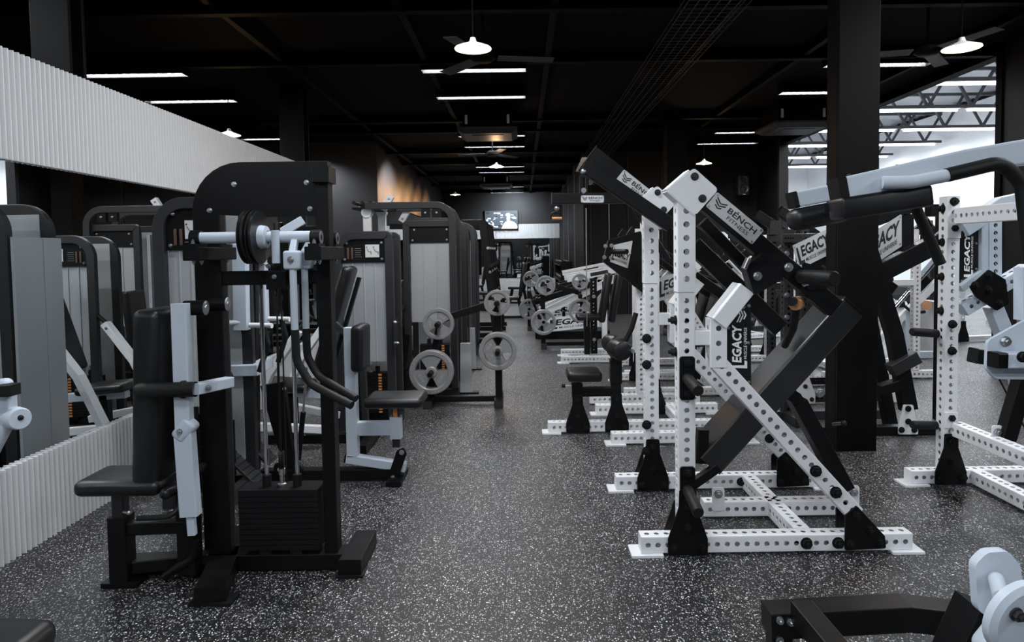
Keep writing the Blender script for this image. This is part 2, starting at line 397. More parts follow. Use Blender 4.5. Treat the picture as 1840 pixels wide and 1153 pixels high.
# columns: H section steel
COLM = mat('column_paint', (.005, .0046, .0045), .5, 0, .1)
def column(n, x, y, w=.36, d=.30, z1=CEIL, m=COLM):
    mb = MB(); t = .03
    mb.box((x, y-d/2, z1/2), (w, t, z1), .002); mb.box((x, y+d/2, z1/2), (w, t, z1), .002); mb.box((x, y, z1/2), (.03, d, z1), .002)
    mb.box((x-w*.47, y, z1/2), (.02, d-.04, z1), .002)
    struct('column_%d' % n, mb, m)
column(1, 2.5, 5.08, .3, .17); column(2, 2.72, 11.9); column(3, -3.08, 4.53, .25, .14); column(4, -3.12, 9.28, .32, .22); column(5, -6, 12)
# far cladding trims on the dark walls
k = 1
for x in (1.62, 2.05, 2.5, 3.3, 4.1): struct('trim_strip_%d' % k, MB().box((x, 15.83, CEIL/2), (.02, .02, CEIL), .002), DARK2 if k != 2 else STEEL); k += 1
for y in (18.5, 21, 23.5): struct('trim_strip_%d' % k, MB().box((1.44, y, CEIL/2), (.02, .02, CEIL), .002), STEEL); k += 1
# ---------------------------------------------------------------- luminaires
def luminaire_mesh():
    t = Mach('louvre_luminaire', 'x', 'ceiling light', (0, 0, 0)); w, L, h = .17, 1.24, .155
    mb = MB()
    mb.box((0, 0, h), (L, w, .006)); mb.box((0, w/2, h/2), (L, .006, h)); mb.box((0, -w/2, h/2), (L, .006, h)); mb.box((L/2, 0, h/2), (.006, w, h)); mb.box((-L/2, 0, h/2), (.006, w, h))
    t.part('housing', mb, BEAM)
    mb = MB(); n = 12
    for i in range(1, n): mb.plate([(-L/2+L*i/n, -w/2+.004, .004), (-L/2+L*i/n, w/2-.004, .004), (-L/2+L*i/n, w/2-.004, .042), (-L/2+L*i/n, -w/2+.004, .042)], (1, 0, 0), .003)
    for s in (-1, 1): mb.plate([(-L/2, s*(w/2-.006), .004), (L/2, s*(w/2-.006), .004), (L/2, s*.045, .05), (-L/2, s*.045, .05)], (0, s, 1), .002)
    t.part('louvre', mb, BLADE)
    mb = MB(); mb.cyl((-L/2+.03, -.03, .055), (L/2-.03, -.03, .055), .008, 8); mb.cyl((-L/2+.03, .03, .055), (L/2-.03, .03, .055), .008, 8)
    t.part('tube', mb, TUBE)
    return t
lum = luminaire_mesh(); first = True
colname = {-4.6: 'in the row beyond the mirror partition', -.55: 'in the row over the aisle', 4.25: 'in the row over the right-hand racks'}
order = {v: i for i, v in enumerate(y for y in LUM_ROWS if y > 5)}
ords = ['nearest', 'second', 'third', 'fourth', 'fifth', 'sixth', 'seventh', 'farthest']
for x in LUM_COLS:
    for y in LUM_ROWS:
        if x > 3 and y > 15.5 or x < -3 and 13 < y < 14.5: continue
        z = CEIL-.16; area('light_luminaire', (x, y, z+.045), 1.18, .09, LUM_W, (.90, .95, 1))
        if y < 5: continue
        lab = 'white louvred strip light, ' + ords[order[y]] + ' one ' + colname[x]
        if first: o = lum.o; first = False
        else: o = lum.copy((0, 0, 0), 0)
        o.location = (x, y, z); tag(o, lab, 'ceiling light', 'louvred strip lights on the ceiling')
# warm pendant dishes
def dish():
    t = Mach('dish_pendant_lamp', 'x', 'pendant lamp', (0, 0, 0))
    mb = MB(); mb.lathe([(.0, .09), (.02, .088), (.028, .06), (.04, .05), (.145, .008), (.147, .0), (.143, .003), (.038, .044), (.0, .046)], (0, 0, 0), (0, 0, 1), 28)
    t.part('lamp_shade', mb, mat('lamp_shade_enamel', (.7, .68, .62), .4))
    mb = MB(); mb.ball((0, 0, .01), .032, 14); t.part('bulb', mb, WARM)
    mb = MB(); mb.lathe([(.0, .004), (.139, .004)], (0, 0, 0), (0, 0, 1), 28); t.part('glow_disc', mb, mat('lit_dish_glow', (1, 1, 1), .5, emit=(1, .86, .68), es=9))  # added glowing disc, stands in for the bulb-lit inside of the dish
    mb = MB(); mb.cyl((0, 0, .08), (0, 0, .69), .005, 8); t.part('stem', mb, BEAM)
    return t
ds = dish(); first = True
LAMPS = [(850, 88, 5.35, 'nearest warm dish lamp hanging over the aisle'), (1728, 87, 5.35, 'warm dish lamp hanging right of the big steel column'), (412, 243, 9.3, 'warm dish lamp hanging beyond the mirror partition'),
         (892, 300, 12.9, 'second warm dish lamp over the aisle'), (1265, 294, 13.1, 'warm dish lamp before the dark wall with the speaker'), (818, 350, 19.6, 'far warm dish lamp by the left wall of the aisle')]
for px, py, Y, lab in LAMPS:
    p = hit(px, py, z=3.16)
    if first: o = ds.o; first = False
    else: o = ds.copy((0, 0, 0), 0)
    o.location = p; tag(o, lab, 'pendant lamp', 'warm dish lamps')
    l = bpy.data.lights.new('light_dish', 'POINT'); l.energy = 15; l.color = (1, .62, .32); l.shadow_soft_size = .05
    lo = bpy.data.objects.new('light_dish', l); lo.location = p-Vector((0, 0, .04)); C.objects.link(lo)
def spot(loc, to, e, col, ang=70, blend=.6):
    l = bpy.data.lights.new('light_spot', 'SPOT'); l.energy = e; l.color = col; l.spot_size = math.radians(ang); l.spot_blend = blend; l.shadow_soft_size = .04
    o = bpy.data.objects.new('light_spot', l); o.location = loc; o.rotation_euler = (Vector(to)-Vector(loc)).to_track_quat('-Z', 'Y').to_euler(); C.objects.link(o)
spot((-.3, 24.0, 3.6), (-.3, 26, 2.1), 260, (.8, .9, 1), 120, 1)
for yy_ in (14.9, 15.9, 17.0, 18.2, 19.6, 21.2): spot((-2.1, yy_, 2.95), (-3, yy_, 2.6), 190, (1, .5, .2), 120, .9)
spot((-1.9, 15.3, 3.6), (-3, 15.3, 2.1), 420, (.85, .9, 1), 115, .8)
spot((-4.3, 13.2, 3.6), (-3.9, 14, 1.6), 160, (.85, .9, 1), 110, 1)
# hall tube rows on trusses
k = 0
for y, pw in HALL_ROWS:
    z = 5.35
    for j in range(3):
        xa = 6.0+j*3.3; t = Mach('tube_row_fixture', 'bright white tube light in the hall, %s of three under the %s roof truss' % (('left', 'middle', 'right')[j], ('nearest', 'second nearest', 'third nearest', 'fourth nearest', 'fourth farthest', 'third farthest', 'second farthest', 'farthest')[k]), 'tube light', (xa+1.55, y, z), 0, 'tube lights under the hall trusses')
        t.part('tube', MB().cyl((-1.5, 0, 0), (1.5, 0, 0), .035, 8), mat('hall_tube', (1, 1, 1), .5, emit=(.88, .94, 1), es=14)); t.part('reflector', MB().plate([(-1.55, -.08, .04), (1.55, -.08, .04), (1.55, .08, .04), (-1.55, .08, .04)], (0, 0, 1), .01), HALLW)
    area('light_hall_row', (10.9, y, z-.06), 9.6, .08, pw*7, (.9, .95, 1))
    mb = MB(); X0, X1 = 5.9, 15.9; zt = z+1.15; N = 8
    mb.bar((X0, y, z+.1), (X1, y, z+.1), .09, .09); mb.bar((X0, y, zt), (X1, y, zt), .09, .09)
    for i in range(N):
        a = X0+(X1-X0)*i/N; b = X0+(X1-X0)*(i+1)/N; m_ = (a+b)/2
        mb.bar((a, y, zt), (m_, y, z+.1), .07, .07); mb.bar((m_, y, z+.1), (b, y, zt), .07, .07)
    struct('roof_truss_%d' % (k+1), mb, TRUSS, 'dark steel lattice truss carrying tube lights'); k += 1
# ================================================================ shared pieces for machines
V = Vector
def bolts(t, pts, d, r=.014, m=None, name='bolt', tt=.010, parent=None):
    for p in pts: t.part(name, MB().bolt(p, d, r, tt), m or RUBBER, parent)
def weight_stack(t, c, w, d, n, h0=.085, th=.0254, top=.03, rods=.15, z1=1.5, label=None, numbers=False, rm=CHROME):
    """n black plates on two guide rods, c = (x, y) of the centre"""
    x, y = c; z = h0
    for i in range(n):
        tt = th if i < n-1 else top
        mb = MB(); mb.box((x, y, z+tt/2), (w, d, tt-.0025), .004)
        mb.cyl((x, y-d/2+.006, z+tt/2), (x, y-d/2-.001, z+tt/2), .005, 8); o = t.part('weight_plate', mb, STACK); z += tt
        if numbers: t.part('number_sticker', MB().box((x+w*.3, y-d/2-.001, z-tt/2), (.03, .002, tt*.6), .0005), ORANGE, o)
    for s in (-1, 1):
        t.part('guide_rod', MB().cyl((x+s*rods/2, y, .05), (x+s*rods/2, y, z1), .010, 14), rm)
        t.part('rubber_bumper', MB().cyl((x+s*rods/2, y, z), (x+s*rods/2, y, z+.055), .021, 16), RUBBER)
        t.part('stack_foot', MB().box((x+s*rods/2, y, h0-.012), (.06, d*.8, .024), .002), RUBBER)
    t.part('lifting_stem', MB().lathe([(0, 0), (.022, 0), (.022, .01), (.012, .014), (.012, .05), (.016, .055), (.016, .085), (.008, .09), (0, .09)], (x, y, z), (0, 0, 1), 14), STEEL)
    return z
# ================================================================ MACHINE: cable press station nearest on the left
A = Mach('cable_press_machine', 'black arched weight-stack machine nearest the camera on the left, seat pad at its left', 'gym machine', (-1.25, 3.25, 0))
a = lambda px, py, dy=0.: A.at(px, py, y=dy)
def vx(px, py, dy): return a(px, py, dy).x
XL = vx(372, 700, -.06)-.0; XR = vx(588, 700, -.03)
zt = a(480, 301, -.06).z
# arch and posts
mb = MB(); mb.bent([(XL+.01, 0, .08), (XL+.01, 0, zt-.033), (XR+.03, 0, zt-.033)], .13, .065, (0, 1, 0), .17, 8)
A.part('arched_frame', mb, BLACK)
A.part('upright', MB().bar((XR, 0, .08), (XR, 0, zt-.02), .065, .08, (0, 1, 0)), BLACK)
A.part('end_cap', MB().box((XR+.005, -.01, zt-.035), (.085, .14, .075), .01), BLACK)
pl = [a(376, 385, -.03), a(376, 352, -.03), a(384, 338, -.03), a(400, 326, -.03), a(420, 321, -.03), a(568, 321, -.03), a(570, 388, -.03), a(470, 390, -.03)]
A.part('top_panel', MB().plate([(p.x, -.03, p.z) for p in pl], (0, 1, 0), .006), BLACK)
bolts(A, [a(421, 331, -.034), a(551, 328, -.034), a(377, 378, -.034), a(557, 375, -.034)], (0, -1, 0), .010, STEEL)
A.part('crossmember', MB().bar(a(378, 500, 0), (XR, 0, a(378, 500, 0).z), .05, .068), BLACK)
# base
zb = .045
A.part('base_beam', MB().bar((XL-.02, 0, zb), (XR+.06, 0, zb), .11, .08), BLACK)
A.part('base_beam', MB().bar(V((a(212, 1030, -.05).x, -.05, zb)), (XL, -.02, zb), .08, .08), BLACK)
fl = V((a(382, 1085, -.34).x, -.36, .045)); A.part('foot', MB().bent([fl, (XL+.03, .02, .045), (XL-.02, .3, .045)], .13, .08, (0, 0, 1)), BLACK)
A.part('rubber_foot', MB().box((fl.x, fl.y+.04, .006), (.19, .1, .012), .003), RUBBER)
A.part('foot', MB().bar((XR+.11, -.12, .045), (XR+.11, .22, .045), .11, .08), BLACK)
A.part('rubber_foot', MB().box((XR+.11, -.09, .006), (.13, .09, .012), .003), RUBBER)
# weight stack with guide rods
sx0, sx1 = a(430, 950, -.06).x, a(573, 950, -.06).x
ztop = weight_stack(A, ((sx0+sx1)/2, 0), sx1-sx0, .13, 11, .11, .0265, .034, .15, a(470, 490).z, rm=CHROME)
cx = (sx0+sx1)/2
A.part('cable', MB().cyl((cx, 0, ztop+.05), (cx, 0, a(495, 400).z), .004, 8), RUBBER); A.part('cable', MB().cyl((cx+.03, -.02, ztop+.02), (cx+.03, -.02, a(495, 400).z), .004, 8), RUBBER)
A.part('stack_pulley', MB().lathe([(0, -.012), (.03, -.012), (.045, -.012), (.038, 0), (.045, .012), (.03, .012), (0, .012)], (cx+.0, 0, ztop+.13), (1, .3, 0), 20), RUBBER)
A.part('pulley_bracket', MB().box((cx+.02, -.01, a(495, 503).z), (.10, .1, .085), .01), BLACK)
bolts(A, [a(493, 497, -.065), a(482, 478, -.065)], (0, -1, 0), .009, STEEL)
# upper axle with pulleys and lever arms
ya = -.19
for px, pz in ((343, 456), (562, 455)):
    p = a(px, pz, -.25); o = A.part('support_beam', MB().bar((p.x, -.25, p.z), (p.x, .14, p.z), .075, .062), BLACK)
    for yy in (ya, .08):
        mb = MB(); mb.box((p.x+.0, yy, p.z+.038), (.05, .10, .014)); mb.cyl((p.x-.022, yy, p.z+.072), (p.x+.022, yy, p.z+.072), .036, 20); A.part('bearing_block', mb, BLACK)
        A.part('bearing_ring', MB().lathe([(.014, .023), (.03, .023), (.03, -.023), (.014, -.023)], (p.x, yy, p.z+.072), (1, 0, 0), 20), STEEL)
        bolts(A, [(p.x, yy-.038, p.z+.046), (p.x, yy+.038, p.z+.046)], (0, 0, 1), .008, STEEL)
        bolts(A, [(p.x, yy-.038, p.z-.031), (p.x, yy+.038, p.z-.031)], (0, 0, -1), .008, STEEL)
zl = a(343, 456, -.25).z+.072
p0, p1 = a(352, 428, ya), a(568, 427, ya)
A.part('axle', MB().cyl((p0.x, ya, zl), (p1.x, ya, zl), .026, 20), BLUEW)
A.part('axle', MB().cyl((p0.x, .08, zl), (p1.x, .08, zl), .022, 16), BLUEW)
def pulley(x, y, z, R, w=.026): return MB().lathe([(.0, -w/2), (R*.25, -w/2), (R*.8, -w/3), (R, -w/2), (R, -w*.35), (R-.014, -.004), (R-.014, .004), (R, w*.35), (R, w/2), (R*.8, w/3), (R*.25, w/2), (0, w/2)], (x, y, z), (1, 0, 0), 36)
for px in (449, 464): A.part('pulley', pulley(a(px, 428, ya).x, ya, zl, .122), VINYL)
A.part('pulley_hub', MB().lathe([(.03, -.03), (.05, -.025), (.055, 0), (.05, .025), (.03, .03)], (a(470, 428, ya).x, ya, zl), (1, 0, 0), 24), BLUEW)
A.part('pulley', pulley(a(484, 420, .05).x, .05, zl+.02, .115), VINYL)
p = a(495, 430, ya-.03); A.part('counterweight_stub', MB().cyl((p.x, ya-.03, zl+.03), (p.x, ya-.03, zl-.12), .018, 16), BLUEW)
for i, (dx, yy, pts) in enumerate(((0, -.24, [(526, 470), (530, 592), (533, 648), (558, 690), (632, 728)]), (1, -.05, [(547, 470), (550, 590), (552, 640), (572, 676), (640, 716)]))):
    P = [a(x, y, yy) for x, y in pts]; P[-1] = a(*pts[-1], yy-.10)
    b = P[0]; A.part('lever_bracket', MB().pad((b.x-.0, yy, b.z-.035), (b.x, yy, b.z+.05), .075, .05, (0, 1, 0), .012), BLUEW)
    A.part('lever_neck', MB().bar((b.x, yy, b.z+.04), (b.x, (ya, .08)[i], zl), .03, .03), BLUEW)
    if i == 0: bolts(A, [(b.x, yy-.026, b.z+.01)], (0, -1, 0), .012, STEEL)
    A.part('lever_arm', MB().tube([P[0], P[1]], .016, 0, 14), BLUEW)
    A.part('hand_grip', MB().tube([P[1]]+P[2:], .0185, .09, 14), RUBBER)
# mid bearings on the left post
for px, py, yy in ((352, 553, -.2), (392, 546, -.02)):
    p = a(px, py, yy); A.part('pivot_tube', MB().cyl((p.x-.05, yy, p.z), (p.x+.045, yy, p.z), .034, 20), BLACK)
    A.part('pivot_cap', MB().lathe([(0, .006), (.012, .006), (.014, .002), (.03, .002), (.034, 0)], (p.x+.046, yy, p.z), (1, 0, 0), 20), STEEL)
# swinging arm on the left
yy = -.26
P0, P1, P2, P3 = a(324, 545, yy), a(332, 775, yy), a(343, 925, yy), a(346, 960, yy)
A.part('swing_arm', MB().bar(P0, P1, .068, .05, (0, 1, 0)), BLUEW, label='pale grey upper arm')
mb = MB(); mb.bar(P1, P2, .08, .055, (0, 1, 0)); mb.pad(P1+V((-.03, 0, -.03)), P1+V((.04, 0, .05)), .07, .07, (0, 1, 0), .02); A.part('swing_arm_lower', mb, BLUEW)
A.part('extension_rod', MB().bar(P2, P3, .035, .03, (0, 1, 0)), BLUEW)
bolts(A, [P1+V((-.005, -.036, .01))], (0, -1, 0), .011, STEEL)
g0, g1 = a(245, 702, yy-.05), a(352, 699, yy-.05)
A.part('hand_grip', MB().lathe([(0, 0), (.03, .003), (.034, .012), (.034, .2), (.040, .203), (.040, .215), (.034, .22), (.034, (g1-g0).length)], g0, g1-g0, 20), RUBBER)
A.part('grip_bracket', MB().bar(g1+V((-.01, 0, 0)), a(412, 686, -.08), .055, .05), BLUEW)
bolts(A, [a(374, 697, -.27)], (.3, -1, 0), .011, STEEL)
# back pad, seat and their post
q0, q1 = a(290, 868, -.12), a(292, 552, -.12)
A.part('back_pad', MB().pad((q0.x, -.14, q0.z), (q1.x, -.14, q1.z), .27, .125, (1, 0, 0), .035), VINYL)
A.part('back_pad_plate', MB().box((q0.x+.085, -.1, (q0.z+q1.z)/2), (.04, .08, .6)), BLACK)
s0, s1 = a(127, 870, -.28), a(276, 870, -.28)
zs = a(200, 880, -.28).z
A.part('seat', MB().pad((s0.x, -.15, zs), (s1.x+.02, -.15, zs), .27, .075, (0, 0, 1), .035), VINYL)
xp = a(211, 950, -.18).x
A.part('seat_post', MB().bar((xp, -.15, .02), (xp, -.15, .33), .085, .085, (0, 1, 0)), BLACK)
A.part('seat_stem', MB().bar((xp, -.15, .3), (xp, -.15, zs-.03), .055, .055, (0, 1, 0)), GREY)
k = A.part('adjustment_knob', MB().cyl((xp+.04, -.19, .36), (xp+.07, -.21, .365), .007, 10), STEEL); A.part('knob_ball', MB().ball((xp+.078, -.213, .366), .012), STEEL, k)
A.part('foot', MB().box((xp+.005, -.15, .012), (.17, .1, .024), .004), BLACK)
x2 = a(341, 980, -.12).x
A.part('seat_frame_beam', MB().bar((xp+.04, -.15, .27), (x2, -.13, .27), .06, .06), BLACK)
A.part('seat_frame_beam', MB().bar((xp+.04, -.13, .075), (x2+.06, -.05, .075), .06, .06), BLACK)
A.part('short_upright', MB().bar((x2, -.12, .04), (x2, -.12, a(341, 870, -.12).z), .085, .08, (0, 1, 0)), BLACK)
A.part('foot_hook', MB().tube([a(247, 931, -.3), a(312, 928, -.3), a(336, 880, -.2)], .012, .05, 10), RUBBER)
A.part('knee_roller', MB().pad(a(290, 890, -.3), a(322, 875, -.2), .05, .05, (0, 0, 1), .024), VINYL)
A.part('knee_roller', MB().tube([a(352, 850, -.1), a(372, 832, -.0)], .02, 0, 12), RUBBER)
A.part('bent_tube', MB().tube([a(352, 970, -.16), a(350, 1000, -.16), a(295, 1036, -.16)], .02, .06, 12), BLACK)
# ================================================================ weight-stack tower used by several machines
def tower(t, x0, x1, y, z1, dep=.34, round_left=True, stack=True, zs=.55, panel=.22, placard=True, post=GREY, nst=14, seams=3, rad=.16):
    """black arched tower, silver shroud, panel and placard; front face at y, going back dep"""
    w = .07; cx = (x0+x1)/2
    pts = [(x0+w/2, y, 0), (x0+w/2, y, z1-w/2), (x1-w/2, y, z1-w/2), (x1-w/2, y, 0)]
    rr = [0, rad, .02, 0] if round_left else [0, .02, rad, 0]
    mb = MB(); mb.sweep(rect_sec(w, .05), fillet(pts, rr, 8), (0, 1, 0), sm=False); t.part('arched_frame', mb, post)
    mb = MB(); mb.sweep(rect_sec(w, .05), fillet([(a_, y+dep, c_) for a_, b_, c_ in pts], rr, 8), (0, 1, 0), sm=False); t.part('rear_frame', mb, post)
    pz = z1-w-panel
    xa, xb = x0+w, x1-w
    t.part('top_panel', MB().box((cx, y+.005, pz+panel/2), (xb-xa, .006, panel)), BLACK)
    bolts(t, [(xa+.03, y-.001, pz+.03), (xb-.03, y-.001, pz+.03), (xa+.05, y-.001, z1-w-.03), (xb-.03, y-.001, z1-w-.03)], (0, -1, 0), .009, STEEL)
    if placard:
        px = xb-.11 if round_left else xa+.11
        p = t.part('placard', MB().box((px, y-.003, pz+panel*.5), (.12, .004, .11), .001), CARD)
        mb = MB()
        for k in range(2):
            ox = px-.03+.06*k; z = pz+panel*.5
            mb.bar((ox-.015, y-.0065, z+.02), (ox+.0, y-.0065, z-.005), .004, .002); mb.bar((ox, y-.0065, z-.005), (ox+.02, y-.0065, z-.005), .004, .002); mb.bar((ox+.02, y-.0065, z-.005), (ox+.02, y-.0065, z-.03), .004, .002); mb.cyl((ox-.018, y-.0055, z+.032), (ox-.018, y-.0075, z+.032), .005, 10)
        t.part('placard_drawing', mb, INK, p)
        qx = xa+.06 if round_left else xb-.06
        mb = MB()
        for k in range(2):
            mb.pad((qx+k*.035, y-.003, pz+.03), (qx+k*.035, y-.003, pz+.13), .018, .005, (0, 1, 0), .004)
        t.part('muscle_chart', mb, mat('muscle_chart_brown', (.09, .045, .03), .5), p)
        mb = MB()
        for k in range(5): mb.box((qx+.085, y+.0, pz+.05+.018*k), (.06-.006*(k % 3), .004, .003), .0005)
        t.part('small_print', mb, mat('fine_print_grey', (.25, .25, .25), .5), p)
    # shroud with folded seams
    zb = zs if stack else .12
    mb = MB(); mb.box((cx, y+.03, (pz+zb)/2), (xb-xa-.004, .02, pz-zb), .002)
    for k in range(seams): mb.box((xa+(xb-xa)*(k+1)/(seams+1), y+.018, (pz+zb)/2), (.012, .012, pz-zb-.01), .003)
    t.part('shroud', mb, SHROUD)
    mb = MB(); mb.box((cx, y+dep-.02, (z1-w+.12)/2), (xb-xa, .02, z1-w-.12), .002); t.part('rear_shroud', mb, SHROUD)
    if stack:
        weight_stack(t, (cx, y+dep*.5), min(.32, xb-xa-.03), .11, nst, .12, .0254, .03, .13, pz, numbers=True)
    t.part('base_beam', MB().box((cx, y, .04), (x1-x0-.14, .05, .07)), post); t.part('base_beam', MB().box((cx, y+dep, .04), (x1-x0-.14, .05, .07)), post)
    for x in (x0+w/2, x1-w/2): t.part('side_rail', MB().box((x, y+dep/2, .045), (.06, dep-.06, .08)), post)
# ================================================================ MACHINE: seated row, pale frame, behind the cable station
Rw = Mach('seated_row_machine', 'seated row machine with pale post and chest pad, just behind the nearest left machine', 'gym machine', (-1.3, 4.5, 0))
r = lambda px, py, dy=0.: Rw.at(px, py, y=dy)
tower(Rw, -.93, -.50, -.45, 1.90, .38, True, True, .62, .25)
Rw.part('side_shroud', MB().box((-.955, -.26, 1.0), (.02, .42, 1.35), .004).box((-.967, -.22, 1.0), (.004, .006, 1.34), .001), SHROUD)
zb = .05
xe = r(722, 860, 0).x
Rw.part('base_beam', MB().bar((-.5, -.0, zb), (xe, 0, zb), .08, .07), BLACK); Rw.part('foot', MB().box((xe-.03, 0, .02), (.1, .3, .03)), BLACK)
xp = r(632, 700, 0).x; zs = r(630, 588).z
Rw.part('pale_post', MB().bar((xp, 0, .17), (xp, 0, zs), .075, .075, (0, 1, 0)), BLUEW)
p0, p1 = r(624, 822), r(729, 838)
Rw.part('pale_foot_bar', MB().bar(p0, p1, .075, .06), BLUEW); Rw.part('end_plug', MB().bar(p0+V((-.012, 0, .002)), p0, .07, .055), BLACK)
for dy in (-.05, .05):
    q0, q1 = r(706, 858, dy), r(722, 812, dy)
    mb = MB(); d = (q1-q0).normalized(); s_ = V((d.z, 0, -d.x))*.035
    mb.plate([q0-s_-d*.03, q0+s_-d*.03, q1+s_, q1+d*.035, q1-s_], (0, 1, 0), .008, .012); o = Rw.part('link_plate', mb, BLACK)
    bolts(Rw, [q0+V((0, -.005, 0)), q1+V((0, -.005, 0))], (0, -1, 0), .014, STEEL, parent=o)
c0, c1 = r(648, 664), r(648, 582)
Rw.part('chest_pad', MB().pad(c0, c1, .25, .085, (1, 0, 0), .03), VINYL)
s0, s1 = r(660, 718, 0), r(764, 716, 0)
Rw.part('seat', MB().pad(s0, s1, .30, .07, (0, 0, 1), .032), VINYL)
xs = r(712, 770).x; z7 = r(712, 768).z
Rw.part('seat_sleeve', MB().bar((xs, 0, z7-.07), (xs, 0, z7+.08), .075, .075, (0, 1, 0)), BLUEW)
Rw.part('seat_stem', MB().bar((xs, 0, z7-.13), (xs, 0, s0.z-.03), .05, .05, (0, 1, 0)), GREY); Rw.part('stem_decal', MB().box((xs, -.0265, s0.z-.09), (.03, .002, .09), .0005), ORANGE)
Rw.part('seat_arm', MB().bar((xp, 0, z7), (xs, 0, z7-.0), .07, .09), BLUEW)
# arms and grips
for (x_, y0_, y1_, dy) in ((432, 440, 592, -.12), (467, 472, 580, .2)):
    A0, A1 = r(x_, y0_, dy), r(x_+3, y1_, dy); Rw.part('lever_arm', MB().bar(A0, A1, .09, .07, (0, 1, 0)), BLUEW)
    G = [A1+V((.0, -.02, .05)), A1+V((-.11, -.05, .05)), A1+V((-.12, -.06, -.1))]
    Rw.part('grip_bend', MB().tube(G, .016, .05, 12), WHITE); Rw.part('hand_grip', MB().tube([G[2], G[2]+V((.01, -.0, -.1)), G[2]+V((.08, -.02, -.22))], .019, .06, 12), RUBBER)
    H0 = A1+V((.06, -.02, .03)); Rw.part('grip_bend', MB().tube([H0, H0+V((.16, -.04, .0))], .017, 0, 12), WHITE); Rw.part('hand_grip', MB().tube([H0+V((.1, -.03, 0)), H0+V((.13, -.04, -.12)), H0+V((.07, -.04, -.3))], .018, .04, 12), RUBBER)
Rw.part('top_link', MB().bar(r(428, 444, -.12), r(470, 470, .2), .08, .06), BLUEW); Rw.part('top_link', MB().bar(r(452, 450, 0), r(545, 395, .1), .08, .06), BLUEW)
Rw.part('pivot_post', MB().bar((r(452, 700, .1).x, .1, .05), (r(452, 400, .1).x, .1, r(452, 400, .1).z), .07, .07, (0, 1, 0)), BLACK)
L0, L1, L2 = r(400, 666, -.1), r(456, 664, -.1), r(482, 650, .15)
Rw.part('yoke', MB().bent([L0, L1, L2], .07, .075), BLUEW); Rw.part('yoke_tube', MB().tube([r(398, 646, .1), r(455, 643, .1)], .024), BLACK)
for k, (x_, dy) in enumerate(((412, -.15), (432, .15))):
    f0, f1 = r(x_, 812-40*k, dy), r(x_+58, 868-38*k, dy)
    mb = MB(); mb.bar(f0, f1, .16, .02, (0, 0, 1)); d = (f1-f0).normalized()
    for i in range(7): c = f0+(f1-f0)*((i+.5)/7); n_ = V((-d.z, 0, d.x)); n_ = n_ if n_.z > 0 else -n_; mb.bar(c+n_*.012-V((0, .075, 0)), c+n_*.012+V((0, .075, 0)), .012, .006)
    Rw.part('footplate', mb, GREY)
v0, v1, v2 = r(492, 690, 0), r(520, 780, 0), r(527, 858, 0)
Rw.part('centre_bracket', MB().plate([r(470, 692), r(512, 684), r(522, 770), r(535, 858), r(520, 862), r(492, 770)], (0, 1, 0), .05), BLACK)
bolts(Rw, [r(511, 698, -.03)], (0, -1, 0), .01, STEEL)
for x_ in (503, 535):
    p = r(x_, 842, -.05); Rw.part('cable_pulley', MB().lathe([(0, -.012), (.045, -.012), (.038, 0), (.045, .012), (0, .012)], p, (.5, 1, 0), 24), RUBBER); bolts(Rw, [p+V((0, -.014, 0))], (.5, -1, 0), .01, STEEL)
mb = MB(); mb.tube([r(503, 842, -.05), r(497, 600, 0), r(500, 520, 0)], .004, 0, 6); Rw.part('cable', mb, RUBBER)
Rw.part('gas_strut', MB().cyl(r(545, 740, .0), r(536, 825, 0), .018, 12), BLACK); Rw.part('strut_rod', MB().cyl(r(551, 660, .0), r(545, 740, 0), .008, 10), STEEL)
# ================================================================ MACHINE: chest press, facing the mirror
B = Mach('chest_press_machine', 'black chest press with placard and silver shroud, its pale arms facing the mirror', 'gym machine', (-1.5, 5.5, 0))
tower(B, -.14, .38, .28, 1.735, .34, True, True, .60, .20)
B.part('back_pad', MB().pad((.10, -.08, 1.44), (-.16, -.08, .62), .28, .08, (1, 0, .3), .032), VINYL)
B.part('back_pad_rail', MB().bar((.17, -.08, 1.35), (-.08, -.08, .55), .05, .03, (1, 0, .3)), BLACK)
B.part('diagonal_strut', MB().bent([(-.05, -.18, 1.02), (.20, -.18, .80), (.22, -.18, .08)], .05, .05, (0, 1, 0)), GREY)
B.part('base_beam', MB().bar((-.62, -.08, .04), (.24, -.08, .04), .08, .07), BLACK); B.part('base_beam', MB().bar((.24, -.45, .04), (.24, .3, .04), .08, .07), BLACK)
B.part('seat', MB().pad((-.64, -.08, .50), (-.24, -.08, .47), .32, .07, (0, 0, 1), .032), VINYL)
B.part('seat_bracket', MB().bar((-.58, -.08, .43), (-.10, -.08, .40), .07, .07), BLUEW); B.part('seat_column', MB().bar((-.4, -.08, .08), (-.4, -.08, .42), .07, .07, (0, 1, 0)), BLACK)
for dy in (-.45, .28):
    pts = [(-.20, dy, .97), (-.44, dy, .64), (-.62, dy, .24)]
    o = B.part('lever_arm', MB().bent(pts, .055, .085, (0, 1, 0)), WHITE)
    g = V(pts[0]); B.part('hand_grip', MB().tube([g+V((-.0, 0, .01)), g+V((.10, 0, .10))], .018, 0, 14), RUBBER, o)
    B.part('arm_link', MB().bar((-.62, dy, .24), (-.1, dy*.6, .16), .06, .06), WHITE)
    bolts(B, [V(pts[0])+V((-.03, -.03, -.04))], (0, -1, 0), .014, STEEL, parent=o)
B.part('side_plate', MB().box((.385, .26, .85), (.01, .22, .25)), BLACK); bolts(B, [(.392, .22, .95), (.392, .30, .76)], (1, 0, 0), .012, STEEL)
